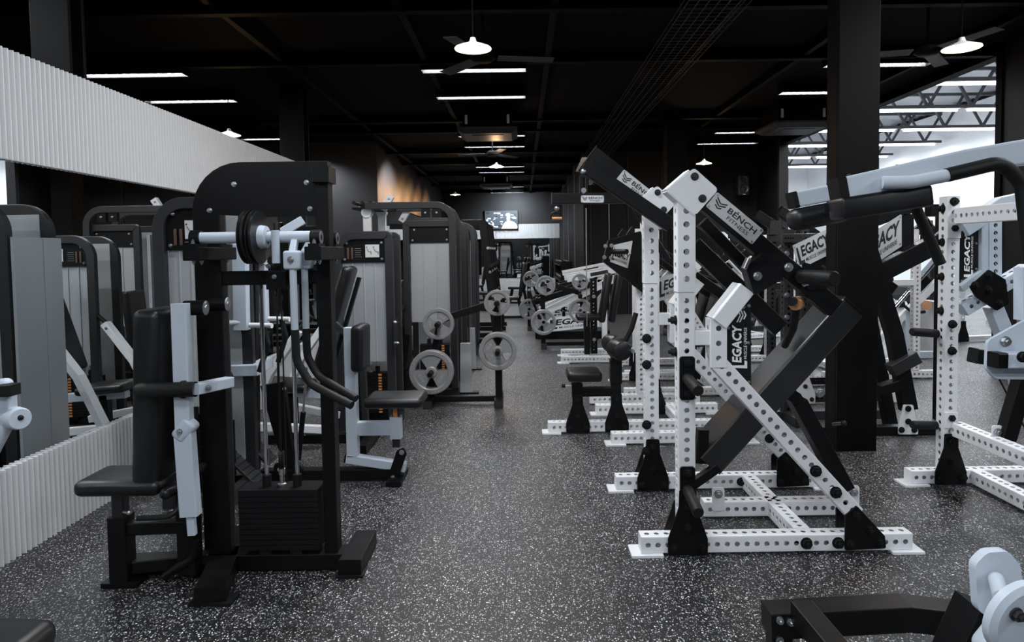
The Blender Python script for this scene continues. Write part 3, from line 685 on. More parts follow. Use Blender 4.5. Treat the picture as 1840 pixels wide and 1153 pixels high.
# ================================================================ MACHINE: assisted pull-up tower
Cm = Mach('pull_up_assist_machine', 'tall black tower with silver shroud and pale overhead handles, left of the plate stand', 'gym machine', (-.95, 7.12, 0))
c = lambda px, py, dy=0.: Cm.at(px, py, y=dy)
xl, xr, zt = c(727, 550).x, c(822, 550).x, c(760, 364).z
tower(Cm, xl, xr, 0, c(740, 396).z, .5, False, True, .80, .17, placard=False, nst=16, seams=2, rad=.02)
for dy in (.0, .5):
    Cm.part('overhead_frame', MB().sweep(rect_sec(.07, .05), fillet([(xl-.38, dy-.052, zt-.03), (xr-.035, dy-.052, zt-.03), (xr-.035, dy-.052, .1)], [0, .17, 0], 8), (0, 1, 0), sm=False), GREY)
Cm.part('overhead_frame', MB().bar((xl-.38, -.05, zt-.03), (xl-.38, .45, zt-.03), .06, .06), BLACK)
Cm.part('stop_block', MB().box((xl+.25, -.04, zt-.11), (.09, .05, .10)), BLACK); bolts(Cm, [(xl+.25, -.068, zt-.11)], (0, -1, 0), .009, STEEL)
Cm.part('stop_block', MB().box((xl+.37, -.04, zt-.11), (.09, .05, .10)), BLACK); bolts(Cm, [(xl+.37, -.068, zt-.11)], (0, -1, 0), .009, STEEL)
for dy, ox, oz in ((.06, 0, 0), (.5, 33, 20)):
    p = c(660+ox*.8, 382, dy); Cm.part('handle_post', MB().bar((p.x, dy, .75), (p.x, dy, p.z), .085, .06, (0, 1, 0)), WHITE)
    Cm.part('post_cap', MB().cyl((p.x-.0, dy-.05, p.z), (p.x-.0, dy+.05, p.z), .055, 20), WHITE)
    q0, q1 = c(688+ox, 378+oz, dy), c(703+ox, 352+oz, dy); Cm.part('handle_bracket', MB().bar(q0, q1, .07, .06, (0, 1, 0)), WHITE); bolts(Cm, [q1+V((-.02, -.03, -.03)), q0+V((.02, -.03, .03))], (0, -1, 0), .01, STEEL)
p0, p1 = c(643, 377, .25), c(706, 375, .25)
Cm.part('handle_plate', MB().bar(p0, p1, .5, .02), BLACK)
for k in range(3): Cm.part('hand_grip', MB().cyl((p0.x+.02+.09*k, .0, p0.z+.06), (p0.x+.02+.09*k, .55, p0.z+.06), .02, 12), RUBBER); Cm.part('grip_stand', MB().box((p0.x+.02+.09*k, .25, p0.z+.03), (.02, .03, .06)), STEEL)
Cm.part('foot_rail', MB().bar((xl-.38, .1, .04), (xl, .1, .04), .07, .07), BLACK)
b0 = c(712, 515, -.25); b1 = c(704, 640, -.25)
Cm.part('knee_pad', MB().pad(b1, b0, .32, .085, (1, 0, 0), .03), VINYL); Cm.part('pad_arm', MB().bar(c(713, 552, -.2), (xl, .0, c(713, 552).z), .05, .05), GREY)
Cm.part('side_leg', MB().bar(c(733, 600, -.2), c(724, 655, -.2), .05, .05, (0, 1, 0)), BLACK); Cm.part('foot', MB().box((c(728, 662, -.2).x, -.2, c(728, 662, -.2).z), (.16, .2, .02)), BLACK)
Cm.part('side_leg_lower', MB().bar(c(724, 655, -.2), (c(724, 655, -.2).x, -.2, .03), .05, .05, (0, 1, 0)), BLACK)
Cm.part('base_beam', MB().bar(c(697, 688, -.1)*0+V((xl-.35, -.2, .04)), V((xl+.03, -.2, .04)), .06, .07), BLACK)
# ================================================================ plate stands
def weight_plate_mb(R, th=.045):
    mb = MB()
    mb.lathe([(R*.74, -th*.28), (R*.80, -th*.5), (R*.97, -th*.5), (R, -th*.4), (R, th*.4), (R*.97, th*.5), (R*.80, th*.5), (R*.74, th*.28), (R*.74, -th*.28)], (0, 0, 0), (0, 1, 0), 44)
    mb.lathe([(.027, -th*.5), (R*.22, -th*.5), (R*.27, -th*.3), (R*.27, th*.3), (R*.22, th*.5), (.027, th*.5), (.027, -th*.5)], (0, 0, 0), (0, 1, 0), 28)
    for k in range(3):
        a0 = PI/2+k*2*PI/3; h1, h2 = math.radians(40), math.radians(37)
        pts = [V((R*.2*math.cos(a0-h1*1.3), 0, R*.2*math.sin(a0-h1*1.3)))]
        for j in range(7): t_ = a0-h2+2*h2*j/6; pts.append(V((R*.78*math.cos(t_), 0, R*.78*math.sin(t_))))
        pts.append(V((R*.2*math.cos(a0+h1*1.3), 0, R*.2*math.sin(a0+h1*1.3)))); mb.plate(pts, (0, 1, 0), th*.5)
    return mb
_wp = {}
def weight_plate(loc, R, lab, m=IRON, kg=None, rot=0, name='weight_plate', yaw=0, group=None, lb=None):
    key = (round(R, 3), m.name, kg)
    if key not in _wp:
        t = Mach(name, lab, 'weight plate', loc, 0, group)
        t.part('cast_disc', weight_plate_mb(R), m)
        mb = MB()
        for k in range(36):
            if k % 12 in (0, 1, 11): continue
            a_ = 2*PI*k/36; mb.bar(V((R*.86*math.cos(a_), -.0235, R*.86*math.sin(a_))), V((R*.93*math.cos(a_), -.0235, R*.93*math.sin(a_))), .006, .003)
        t.part('rim_marks', mb, mat('raised_rim_marks', (.35, .35, .35), .4, .5))
        if kg:
            for s_, (aa, tx) in enumerate(((math.radians(-30), kg), (math.radians(210), lb or kg), )):
                mb = MB(); c_ = V((R*.52*math.cos(aa), -.0125, R*.52*math.sin(aa))); tn = V((-math.sin(aa), 0, math.cos(aa))); rd = V((math.cos(aa), 0, math.sin(aa)))
                e = R*.42; put_text(mb, tx, c_-tn*(-e/2)-rd*R*.07*(-1), -tn*e, rd*R*.14*(-1)*(-1), .02) if False else put_text(mb, tx, c_+tn*(e/2)-rd*R*.07, -tn*e, rd*R*.14, .02)
                t.part('raised_weight_mark', mb, mat('worn_raised_lettering', (.45, .45, .45), .4, .4))
        _wp[key] = t; o = t.o
    else: o = _wp[key].copy(loc, 0)
    o.location = loc; o.rotation_euler = (0, math.radians(rot), math.radians(yaw)); tag(o, lab, 'weight plate', group); return o
def plate_stand(loc, flip, label):
    s = -1 if flip else 1
    t = Mach('plate_stand', label, 'plate stand', loc, 0)
    X0, X1 = -.36*s, .34*s
    t.part('base_beam', MB().bar((X0, 0, .06), (X1, 0, .06), .06, .06), BLACK)
    for x in (X0, X1): t.part('foot', MB().bar((x, -.2, .045), (x, .25, .045), .075, .07), BLACK); t.part('foot_cap', MB().box((x, -.205, .04), (.085, .02, .075)), GREY)
    t.part('upright', MB().bar((X1, 0, .06), (X1, 0, 1.02), .07, .07, (0, 1, 0)), BLACK)
    t.part('upright', MB().bent([(X0+.02*s, 0, .06), (X0+.03*s, 0, .45), (X0+.12*s, 0, .86)], .06, .07, (0, 1, 0)), BLACK)
    t.part('crossarm', MB().bar((X0+.10*s, -.03, .86), (X1, -.03, 1.04), .06, .07), BLACK)
    for (x, z) in ((X1, 1.04), (X1, .56), (X0+.12*s, .84), (X0+.04*s, .36)):
        t.part('plate_peg', MB().lathe([(0, -.30), (.02, -.30), (.025, -.295), (.025, .0)], (x, 0, z), (0, 1, 0), 20), BLACK)
    bolts(t, [(X0+.12*s, -.065, .9), (X1*.9, -.035, .06)], (0, -1, 0), .012, STEEL)
    return t
P1 = (-.6, 6.72, 0); plate_stand(P1, False, 'black four-peg plate stand on the left of the aisle, behind the seated row')
def onstand(P, s, items, grp):
    for (x, z, R, n, kg, lb, rot, lab) in items:
        for i in range(n): weight_plate((P[0]+x*s, P[1]-.16+.06*i, z), R, lab if i == 0 else 'rear plate hidden behind the '+lab.replace(' front', ''), IRON, kg if i == 0 else kg, rot, group=grp, lb=lb)
onstand(P1, 1, [(.34, 1.04, .128, 1, '5KG', '11LB', 10, 'small grey plate on top right peg of the left stand'), (.34, .56, .187, 2, '15KG', '33LB', 60, 'medium grey front plate on lower right peg of the left stand'),
     (-.24, .84, .155, 1, '10KG', '22LB', 150, 'grey plate on upper left peg of the left stand, under the crossarm'), (-.32, .36, .218, 2, '20KG', '44LB', 0, 'largest grey front plate, on lower left peg of the left stand')], 'grey iron weight plates')
P2 = (.65, 10.6, 0); plate_stand(P2, True, 'black four-peg plate stand farther down the aisle on its right side')
onstand(P2, -1, [(.30, 1.0, .155, 1, '10KG', '22LB', 90, 'grey plate on the upper aisle-side peg of the far stand'), (.34, .42, .2, 2, '15KG', '33LB', 20, 'large grey front plate low on the far stand, aisle side'),
     (-.24, 1.05, .128, 1, '5KG', '11LB', 10, 'small grey plate on upper outer peg of the far stand'), (-.24, .6, .187, 1, '15KG', '33LB', 60, 'grey plate on the lower outer peg of the far stand')], 'grey iron weight plates')
# ================================================================ RIGHT: white perforated machines
def gusset(t, x, y, z, s=1., flip=False, parent=None, m=BLACK):
    """black foot gusset with four bolts on the front face y, centred at x above the beam top z"""
    k = s; pts = [(-.10*k, -.09), (-.10*k, -.01), (-.045*k, .15*k), (-.042*k, .24*k), (.042*k, .24*k), (.045*k, .15*k), (.10*k, -.01), (.10*k, -.09)]
    o = t.part('gusset_plate', MB().plate([V((x+a_, y-.006, z+b_)) for a_, b_ in pts], (0, 1, 0), .01, .012), m, parent)
    bolts(t, [(x-.07*k, y-.012, z-.05), (x+.07*k, y-.012, z-.05), (x, y-.012, z+.05), (x, y-.012, z+.19*k)], (0, -1, 0), .018, RUBBER, parent=o, tt=.014)
def beamx(t, x0, x1, y, z=.055, s=.085, name='base_beam', ends=True):
    t.part(name, MB().perf((x0, y, z), (x1, y, z), s, s), WHITE)
    if ends:
        for x in (x0, x1): t.part('foot_plate', MB().box((x+(.03 if x == x0 else -.03), y, .006), (.16, s+.05, .012), .003), WHITE)
def horn(t, x, y, z, L=.17, parent=None, r=.025):
    return t.part('weight_horn', MB().lathe([(0, -L), (r*.85, -L), (r, -L+.006), (r, 0)], (x, y, z), (0, 1, 0), 20), RUBBER, parent)
def signplate(t, corners, n, text, m=SIGN, ink=INK, th=.006, inset=.06, rows=None):
    """corners: lower-left, lower-right, upper-right, upper-left in reading direction"""
    c = [V(x) for x in corners]; n = V(n).normalized()
    o = t.part('sign_plate', MB().plate(c, n, th, .008), m)
    e = n*(th/2+.0012); mb = MB(); o0 = c[0]+e; ex = c[1]-c[0]; ey = c[3]-c[0]
    (legacy if text == 'legacy' else bench)(mb, o0+ex*inset+ey*.15, ex*(1-2*inset), ey*.70)
    t.part('lettering', mb, ink, o)
    rv = [c[0]+(ex+ey)*.0+ex*.04+ey*.1, c[0]+ex*.96+ey*.1, c[0]+ex*.96+ey*.9, c[0]+ex*.04+ey*.9]
    mb = MB()
    for p in rv: mb.cyl(p, p+n*(th/2+.003), .006, 8)
    t.part('rivets', mb, STEEL, o)
R1 = Mach('plate_loaded_press_machine', 'large white perforated steel machine nearest on the right, with black slanted slab and LEGACY sign', 'gym machine', (1.28, 3.35, 0))
q = lambda px, py, dy=0.: R1.at(px, py, y=dy)
BS = .085
xl, xr = q(1152, 985, -BS/2).x, q(1640, 970, -BS/2).x
YB = .90; YM = .45
beamx(R1, xl, xr, 0); beamx(R1, xl, xr-.0, YB)
xm0, xm1 = q(1262, 915, YM).x, q(1532, 905, YM).x
beamx(R1, xm0, xm1, YM, ends=False)
xc = q(1450, 960, -.02).x
R1.part('cross_beam', MB().perf((xc, BS/2, .055), (xc, YB-BS/2, .055), BS, BS), WHITE)
U1x = q(1235, 960, -BS/2).x; zt1 = 1.80
for yy, zt in ((0, 1.80), (YB, 1.80)):
    zj = 1.33
    R1.part('upright', MB().perf((U1x, yy, .1), (U1x, yy, zj), BS, BS, (0, 1, 0), caps=(1, 0)), WHITE)
    R1.part('upright', MB().perf((U1x, yy, zj+.003), (U1x, yy, zt), BS+.006, BS+.006, (0, 1, 0), pitch=.0675, hr=.0155), WHITE, label='sleeved upper tube of the upright')
    # tilted clevis bracket at the top, two plates and a web
    cz = zt+.03; an = math.radians(-42); ex = V((math.cos(an), 0, math.sin(an))); ez = V((-math.sin(an), 0, math.cos(an))); c0 = V((U1x+.035, yy, cz))
    for sy in (-1, 1):
        o = R1.part('clevis_plate', MB().plate([c0+ex*a_+ez*b_+V((0, sy*(BS/2+.008), 0)) for a_, b_ in ((-.105, -.085), (.085, -.085), (.085, .085), (-.075, .085))], (0, 1, 0), .008, .018), WHITE)
        for a_, b_ in ((-.045, .055), (.055, .0)):
            R1.part('bolt', MB().bolt(c0+ex*a_+ez*b_+V((0, sy*(BS/2+.012), 0)), (0, sy, 0), .016, .008), GREY, o)
    R1.part('clevis_web', MB().bar(c0-ez*.085-ex*.10, c0-ez*.085+ex*.08, BS+.02, .012, (0, 0, 1)), WHITE)
    R1.part('clevis_web', MB().bar(c0-ex*.105-ez*.085, c0-ex*.085+ez*.06, BS+.02, .01, (1, 0, 0)), WHITE)
    gusset(R1, U1x, yy-BS/2-.003, .10)
    R1.part('gusset_plate', MB().plate([V((U1x+a_, yy+BS/2+.006, .1+b_)) for a_, b_ in ((-.10, -.09), (-.10, -.01), (-.045, .15), (.045, .15), (.10, -.01), (.10, -.09))], (0, 1, 0), .01, .012), BLACK)
# rubber-headed bolts on the far upright's front face
bolts(R1, [q(1162, y_, YB-BS/2-.003)*1.0 for y_ in (608, 655, 763, 810)], (0, -1, 0), .024, RUBBER, tt=.02)
for y_ in (575, 632): bolts(R1, [V((U1x-BS/2-.003, 0, q(1214, y_).z)), V((U1x+BS/2, 0, q(1214, y_).z))], (-1, 0, 0), .02, RUBBER, tt=.02)
# weight horn plates on the near upright
for y0_, y1_, yc in ((640, 718, 678), (838, 920, 885)):
    z0, z1 = q(1237, y1_, -.05).z, q(1237, y0_, -.05).z
    o = R1.part('horn_plate', MB().plate([V((U1x-.038, -.05, z0)), V((U1x+.038, -.05, z0)), V((U1x+.038, -.05, z1)), V((U1x-.038, -.05, z1))], (0, 1, 0), .012, .015), BLACK)
    zc = (z0+z1)/2; bolts(R1, [(U1x, -.057, z0+.03), (U1x, -.057, z1-.03)], (0, -1, 0), .018, RUBBER, parent=o, tt=.014)
    R1.part('weight_horn', MB().lathe([(0, -.30), (.022, -.30), (.027, -.29), (.027, 0)], (U1x+.0, -.05, zc), (.08, 1, .0), 20), RUBBER, o)
# bent braces: mast, vertical, diagonal (near and far side)
for yy in (0.0, YB):
    k = lambda px, py: q(px, py, -BS/2)
    t0, t1, t2, t3 = k(1340, 518), k(1291, 580), k(1291, 660), k(1540, 925)
    if yy: t3 = t3+V((.0, 0, .02))
    sh = V((0, yy+BS/2, 0)); t0, t1, t2, t3 = [p+sh for p in (t0, t1, t2, t3)]
    mb = MB(); mb.bar(t0, t1, BS, BS*1.6, (0, 1, 0)); R1.part('mast_tube', mb, WHITE)
    R1.part('brace_tube', MB().perf(t1+V((0, 0, .02)), t2, BS, BS+.01, (0, 1, 0), pitch=.075, hr=.014), WHITE)
    R1.part('diagonal_brace', MB().perf(t2+V((-.005, 0, .03)), t3, BS, BS, (0, 1, 0), pitch=.052, hr=.0135), WHITE)
    R1.part('stub_beam', MB().bar((U1x+BS/2, yy, k(1262, 607).z), (t1.x-BS/2, yy, k(1262, 607).z), .08, .075), WHITE)
    d = (t3-t2).normalized(); up_ = V((d.z, 0, -d.x)); bp = [t3-d*.16+V((0, -BS/2, 0)), t3-d*.31+V((0, -BS/2, 0))]
    bolts(R1, bp, (0, -1, 0), .024, RUBBER, tt=.018)
    for sy in (-1, 1):
        yyp = yy+sy*(BS/2+.006); G = [q(x_, y_, -BS/2) for x_, y_ in ((1517, 987), (1517, 925), (1538, 907), (1588, 961), (1590, 983))]
        o = R1.part('gusset_plate', MB().plate([V((p.x, yyp, p.z)) for p in G], (0, 1, 0), .01, .008), BLACK)
        if sy < 0: bolts(R1, [V((q(x_, y_, -BS/2).x, yyp-.006, q(x_, y_, -BS/2).z)) for x_, y_ in ((1526, 975), (1578, 973), (1560, 950), (1537, 925))], (0, -1, 0), .019, RUBBER, parent=o, tt=.014)
    if yy == 0:
        S = [q(x_, y_, -BS/2-.0) for x_, y_ in ((1309, 655), (1352, 694), (1352, 543), (1309, 585))]
        o = R1.part('sign_plate', MB().plate([V((p.x, -.02, p.z)) for p in S], (0, 1, 0), .006), SIGNK)
        x0, x1 = S[0].x, S[1].x; zlo, zhi = q(1325, 662, -.05).z, q(1325, 585, -.05).z
        mb = MB(); legacy(mb, V((x1-.02, -.0245, zlo)), V((0, 0, zhi-zlo)), V((-.078, 0, 0))); chevron(mb, V((x1-.02, -.0245, zhi+.015)), V((0, 0, .07)), V((-.055, 0, 0)))
        R1.part('lettering', mb, INKW, o)
        bolts(R1, [V((q(x_, y_, -.05).x, -.023, q(x_, y_, -.05).z)) for x_, y_ in ((1349, 550), (1312, 590), (1348, 617), (1314, 655), (1349, 688))], (0, -1, 0), .006, STEEL, parent=o, tt=.003)
bolts(R1, [V((q(x_, 0+y_, -.05).x, -BS/2, .055)) for x_, y_ in ((1450, 980), (1507, 978))], (0, -1, 0), .024, RUBBER, tt=.018)
bolts(R1, [V((q(1332, 870, YB-.05).x, YB-BS/2, .055)), V((q(1390, 905, YM-.05).x, YM-BS/2, .055))], (0, -1, 0), .022, RUBBER, tt=.018)
# overhead lever arms
zc = 1.83
def lever(yy, p, qq, w=.075, h=.095):
    return R1.part('lever_arm', MB().bar(p, qq, h, w, (0, 1, 0)), BLACK)
# near arm from the near clevis down to the right
n0, n1 = q(1262, 345, 0), q(1498, 553, 0)
n0 = V((U1x+.02, 0, 1.85)); lever(0, n0, n1)
d = (n1-n0).normalized(); u = V((-d.z, 0, d.x)); u = u if u.z > 0 else -u
ctr = q(1320, 392, -.04); hw, hh = .15, .045
signplate(R1, [ctr-d*hw-u*hh, ctr+d*hw-u*hh, ctr+d*hw+u*hh, ctr-d*hw+u*hh], (0, -1, 0), 'bench')
bolts(R1, [q(1417, 480, -.04), q(1447, 507, -.04)], (0, -1, 0), .018, STEEL, tt=.014)
R1.part('horn_flange', MB().plate([q(1440, 470, -.045), q(1478, 480, -.045), q(1486, 520, -.045), q(1450, 520, -.045)], (0, 1, 0), .012, .01), BLACK)
R1.part('weight_horn', MB().lathe([(0, -.26), (.030, -.26), (.036, -.25), (.036, 0)], q(1440, 497, -.05), (-.18, 1, .0), 24), RUBBER)
# far pair of arms reaching up to the left over the aisle
e0, e1 = q(1062, 276, YB), q(1350, 490, YB)
c2 = V((U1x+.02, YB, 1.84)); dl = (e0-c2)
o1 = R1.part('lever_arm', MB().bar(e0, c2+(c2-e0)*.95, .10, .075, (0, 1, 0)), BLACK)
R1.part('arm_end_plate', MB().bar(e0+(e0-c2).normalized()*.006, e0, .11, .085, (0, 1, 0)), GREY)
dd = (c2-e0).normalized(); uu = V((-dd.z, 0, dd.x)); uu = uu if uu.z > 0 else -uu
ctr = e0+dd*((q(1146, 336, YB)-e0).length)+V((0, -.0405, 0)); signplate(R1, [ctr-dd*.14-uu*.044, ctr+dd*.14-uu*.044, ctr+dd*.14+uu*.044, ctr-dd*.14+uu*.044], (0, -1, 0), 'bench')
o2y = YB-.18
f0 = q(1046, 296, o2y); o2 = R1.part('lever_arm', MB().bar(f0, q(1205, 405, o2y), .085, .07, (0, 1, 0)), BLACK)
R1.part('arm_end_plate', MB().bar(f0+(f0-c2).normalized()*.006, f0, .095, .08, (0, 1, 0)), GREY)
for px, py, dy in ((1048, 308, o2y), (1061, 294, YB)):
    p = q(px, py, dy-.03)
    o = R1.part('hook_swivel', MB().ball(p, .018, 12), STEEL)
    mb = MB(); mb.bent([p+V((-.018, 0, -.03)), p+V((-.018, 0, -.13))], .012, .035, (0, 1, 0)); mb.bar(p+V((.018, 0, -.03)), p+V((.018, 0, -.13)), .012, .035, (0, 1, 0)); mb.bar(p+V((-.022, 0, -.03)), p+V((.022, 0, -.03)), .03, .012); R1.part('hook_shackle', mb, BLACK, o)
    R1.part('shackle_pin', MB().cyl(p+V((0, -.022, -.115)), p+V((0, .02, -.115)), .016, 14), STEEL, o)
# pivot linkage and slab
R1.part('link_arm', MB().bar(q(1262, 398, .25), q(1345, 485, .25), .06, .06, (0, 1, 0)), BLACK)
R1.part('link_arm', MB().bar(q(1245, 440, .5), q(1400, 590, .5), .10, .07, (0, 1, 0)), BLACK)
R1.part('pivot_plate', MB().plate([q(1335, 480, -.04), q(1368, 452, -.04), q(1402, 500, -.04), q(1350, 530, -.04)], (0, 1, 0), .09, .01), BLACK)
R1.part('pivot_strap', MB().bar(q(1337, 482, -.09), q(1345, 464, -.09), .02, .04, (0, 1, 0)), STEEL)
bolts(R1, [q(1361, 496, -.09)], (0, -1, 0), .018, STEEL, tt=.014)
sl0, sl1 = q(1535, 552, YM-.14), q(1276, 838, YM-.14)
sl0.y = sl1.y = YM
R1.part('slanted_slab', MB().bar(sl1, sl0, .28, .15, ((sl0-sl1).z*-1, 0, (sl0-sl1).x), .012), mat('black_slab_coat', (.018, .018, .019), .32, 0, .5, noise=.06, nscale=4))
ds_ = (sl0-sl1).normalized(); us = V((-ds_.z, 0, ds_.x)); us = us if us.z > 0 else -us
R1.part('slab_cap', MB().bar(sl0-ds_*.002, sl0+ds_*.012, .29, .155, us), BLACK)
lb = R1.part('slab_hinge', MB().bar(sl1+us*.05+V((0, -.1, 0))-ds_*.0, q(1262, 770, YM-.1), .06, .07, (0, 1, 0)), BLACK)
R1.part('slab_hinge', MB().bar(q(1262, 770, YM-.1), q(1258, 830, YM-.1), .06, .06, (0, 1, 0)), BLACK, lb)
R1.part('lower_roller', MB().cyl(q(1228, 882, YM-.2), q(1228, 882, YM+.2), .03, 16), RUBBER)
R1.part('lower_link', MB().bar(q(1230, 880, YM-.12), q(1290, 838, YM-.12), .05, .05, (0, 1, 0)), BLACK)
R1.part('rear_leg', MB().bent([q(1392, 690, YM), q(1425, 712, YM), q(1520, 885, YM)], .07, .10, (0, 1, 0)), BLACK)
R1.part('leg_slider', MB().bar(q(1432, 720, YM-.0), q(1516, 876, YM), .085, .115, (0, 1, 0)), BLACK)
bolts(R1, [q(1473, 705, YM-.05)], (0, -1, 0), .022, STEEL, tt=.014)
o = R1.part('pull_pin', MB().cyl(q(1497, 762, YM-.04), q(1514, 760, YM-.10), .01, 10), STEEL); R1.part('pin_knob', MB().ball(q(1516, 760, YM-.11), .016), RUBBER, o)
R1.part('bushing', MB().lathe([(0, -.05), (.03, -.05), (.034, -.04), (.034, .04), (0, .05)], q(1432, 545, -.0), (.6, 1, 0), 20), COPPER); R1.part('bushing_knob', MB().lathe([(0, -.03), (.022, -.03), (.022, .03), (0, .03)], q(1424, 541, -.05), (.6, 1, 0), 18), RUBBER)
R1.part('crank_tube', MB().tube([q(1432, 550, 0), q(1425, 590, .05), q(1410, 620, .2)], .02, .05, 12), RUBBER)
for x_ in (1290, 1532):
    p = q(x_, 890, YM-BS/2); 
    o = R1.part('lug_plate', MB().plate([V((p.x-.035, YM-BS/2-.005, .05)), V((p.x+.035, YM-BS/2-.005, .05)), V((p.x+.035, YM-BS/2-.005, .185)), V((p.x-.035, YM-BS/2-.005, .185))], (0, 1, 0), .008, .014), WHITE)
    bolts(R1, [V((p.x, YM-BS/2-.01, .15))], (0, -1, 0), .02, STEEL, parent=o, tt=.014)
# ================================================================ white pulldown machine with the small seat
R0 = Mach('white_pulldown_machine', 'white-footed pulldown machine with small black seat and knee roller, behind the nearest white machine', 'gym machine', (.8, 5.62, 0))
w = lambda px, py, dy=0.: R0.at(px, py, y=dy)
x0 = w(985, 775, -.04).x
beamx(R0, x0, 1.0, 0); beamx(R0, w(1100, 795, -.42).x, 1.0, -.36, name='base_beam'); beamx(R0, w(1070, 742, .6).x, 1.0, .6)
R0.part('cross_beam', MB().perf((.55, -.32, .055), (.55, .56, .055), BS, BS), WHITE)
xa, xb = w(1038, 740, -.04).x, w(1108, 740, -.04).x
za, zb_ = w(1045, 685, 0).z, w(1105, 622, 0).z
for x, z in ((xa, za-.02), (xb, zb_)): R0.part('seat_post' if x == xa else 'roller_post', MB().bar((x, 0, .1), (x, 0, z), .08, .08, (0, 1, 0)), BLACK); gusset(R0, x, -.045, .10)
R0.part('post_sleeve', MB().bar((xb, 0, .42), (xb, 0, .62), .095, .095, (0, 1, 0)), BLACK); R0.part('post_sleeve', MB().bar((xa, 0, .3), (xa, 0, .42), .09, .09, (0, 1, 0)), BLACK)
R0.part('seat_beam', MB().bar((xa, 0, w(1070, 703).z), (xb, 0, w(1070, 703).z), .07, .075), BLACK)
s0, s1 = w(1018, 672, 0), w(1079, 672, 0); R0.part('seat', MB().pad(s0, s1, .3, .085, (0, 0, 1), .028), VINYL)
k = R0.part('pull_pin', MB().cyl(V((xa-.05, 0, .40)), V((xa-.10, 0, .40)), .008, 10), STEEL); R0.part('pin_knob', MB().cyl(V((xa-.13, 0, .40)), V((xa-.10, 0, .40)), .016, 12), RUBBER, k)
for sy in (-1, 1):
    p = V((xb, sy*.17-.02, zb_)); R0.part('knee_roller', MB().lathe([(0, -.1), (.055, -.1), (.075, -.09), (.08, -.07), (.08, .07), (.075, .09), (.055, .1), (0, .1)], p, (-.25, 1, 0), 28), VINYL)
R0.part('roller_axle', MB().cyl((xb+.1, -.29, zb_), (xb-.07, .25, zb_), .016, 14), STEEL)
R0.part('upright', MB().perf((.42, .6, .1), (.42, .6, 1.72), BS, BS, (0, 1, 0)), WHITE); gusset(R0, .42, .555, .10)
R0.part('head_box', MB().box((.40, .6, 1.78), (.2, .1, .1), .01), WHITE); R0.part('head_beam', MB().bar((.42, .6, 1.80), (.42, 0, 1.88), .07, .08), BLACK); bolts(R0, [(.42, .55, z_) for z_ in (.9, 1.2, 1.5)], (0, -1, 0), .022, RUBBER, tt=.018)
zt = w(1060, 357, 0).z
b0 = w(992, 357, 0); R0.part('top_arm', MB().bar(b0, V((.5, 0, zt)), .08, .09), BLACK); R0.part('arm_end_plate', MB().bar(b0+V((-.006, 0, 0)), b0, .09, .095), GREY)
l0, l1 = w(1044, 363, -.05), w(1085, 363, -.05)
signplate(R0, [w(1044, 364, -.042), w(1085, 364, -.042), w(1085, 351, -.042), w(1044, 351, -.042)], (0, -1, 0), 'bench')
p = w(1000, 374, -.02)
o = R0.part('hook_swivel', MB().ball(p, .022, 14), STEEL); mb = MB(); mb.tube([p+V((-.045, 0, -.09)), p+V((-.045, 0, -.035)), p+V((.045, 0, -.035)), p+V((.045, 0, -.09))], .009, .03, 10); R0.part('hook_shackle', mb, BLACK, o)
R0.part('handle_roll', MB().cyl(p+V((-.04, 0, -.085)), p+V((.045, 0, -.085)), .014, 12), COPPER, o)
R0.part('top_strut', MB().bar(V((.42, 0, 1.45)), V((0.1, 0, zt)), .05, .07, (0, 1, 0)), BLACK)
R0.part('cable', MB().cyl(p+V((.25, .04, 0)), V((p.x+.25, .04, .9)), .004, 6), STEEL)
# ================================================================ MACHINE at the right edge: white rack with diagonal braces
R2 = Mach('white_rack_machine', 'white perforated rack machine at the right edge, with black vertical LEGACY sign', 'gym machine', (2.80, 4.28, 0))
e = lambda px, py, dy=0.: R2.at(px, py, y=dy)
beamx(R2, e(1637, 860, -.04).x, 1.3, 0)
UX = e(1710, 600, -.04).x
R2.part('upright', MB().perf((UX, 0, .1), (UX, 0, e(1705, 352, -.04).z), .085, .085, (0, 1, 0)), WHITE)
gusset(R2, UX, -.045, .10)
bolts(R2, [(UX, -.045, e(1711, y_, -.04).z) for y_ in (362, 410, 582, 630, 750, 797)], (0, -1, 0), .022, RUBBER, tt=.018)
bolts(R2, [(UX-.043, 0, e(1690, y_, 0).z) for y_ in (375, 435, 497, 558)], (-1, 0, 0), .022, RUBBER, tt=.018)
bx = UX+.18
R2.part('side_beam', MB().perf((bx, -.045, .055), (bx, -1.5, .055), .085, .085), WHITE); bolts(R2, [(bx-.1, -.045, .055)], (0, -1, 0), .024, RUBBER, tt=.018); bolts(R2, [(bx-.045, -.55, .055)], (-1, 0, 0), .024, RUBBER, tt=.018)
mz = e(1712, 765, -.04).z-.02; R2.part('side_beam', MB().perf((UX+.045, -.02, mz), (UX+.045, -1.5, mz), .085, .085), WHITE)
tz = e(1712, 388, -.04).z+.0; R2.part('side_beam', MB().perf((UX+.045, -.02, tz), (UX+.045, -1.5, tz), .085, .10), WHITE)
for z in (mz, tz): R2.part('joint_plate', MB().box((UX+.0, -.048, z+.06 if z == mz else z-.09), (.085, .008, .1), .01), WHITE)
D = .12
S = [e(x_, y_, D) for x_, y_ in ((1724, 512), (1757, 488), (1757, 397), (1724, 418))]
o = R2.part('sign_plate', MB().plate(S, (0, 1, 0), .006), SIGNK)
mb = MB(); b_, t_ = e(1731, 497, D).z, e(1731, 420, D).z; xr_ = e(1748, 440, D).x; legacy(mb, V((xr_, D-.005, b_)), V((0, 0, t_-b_)), V((-.06, 0, 0))); chevron(mb, V((xr_+.01, D-.005, t_+.01)), V((0, 0, .055)), V((-.05, 0, 0)))
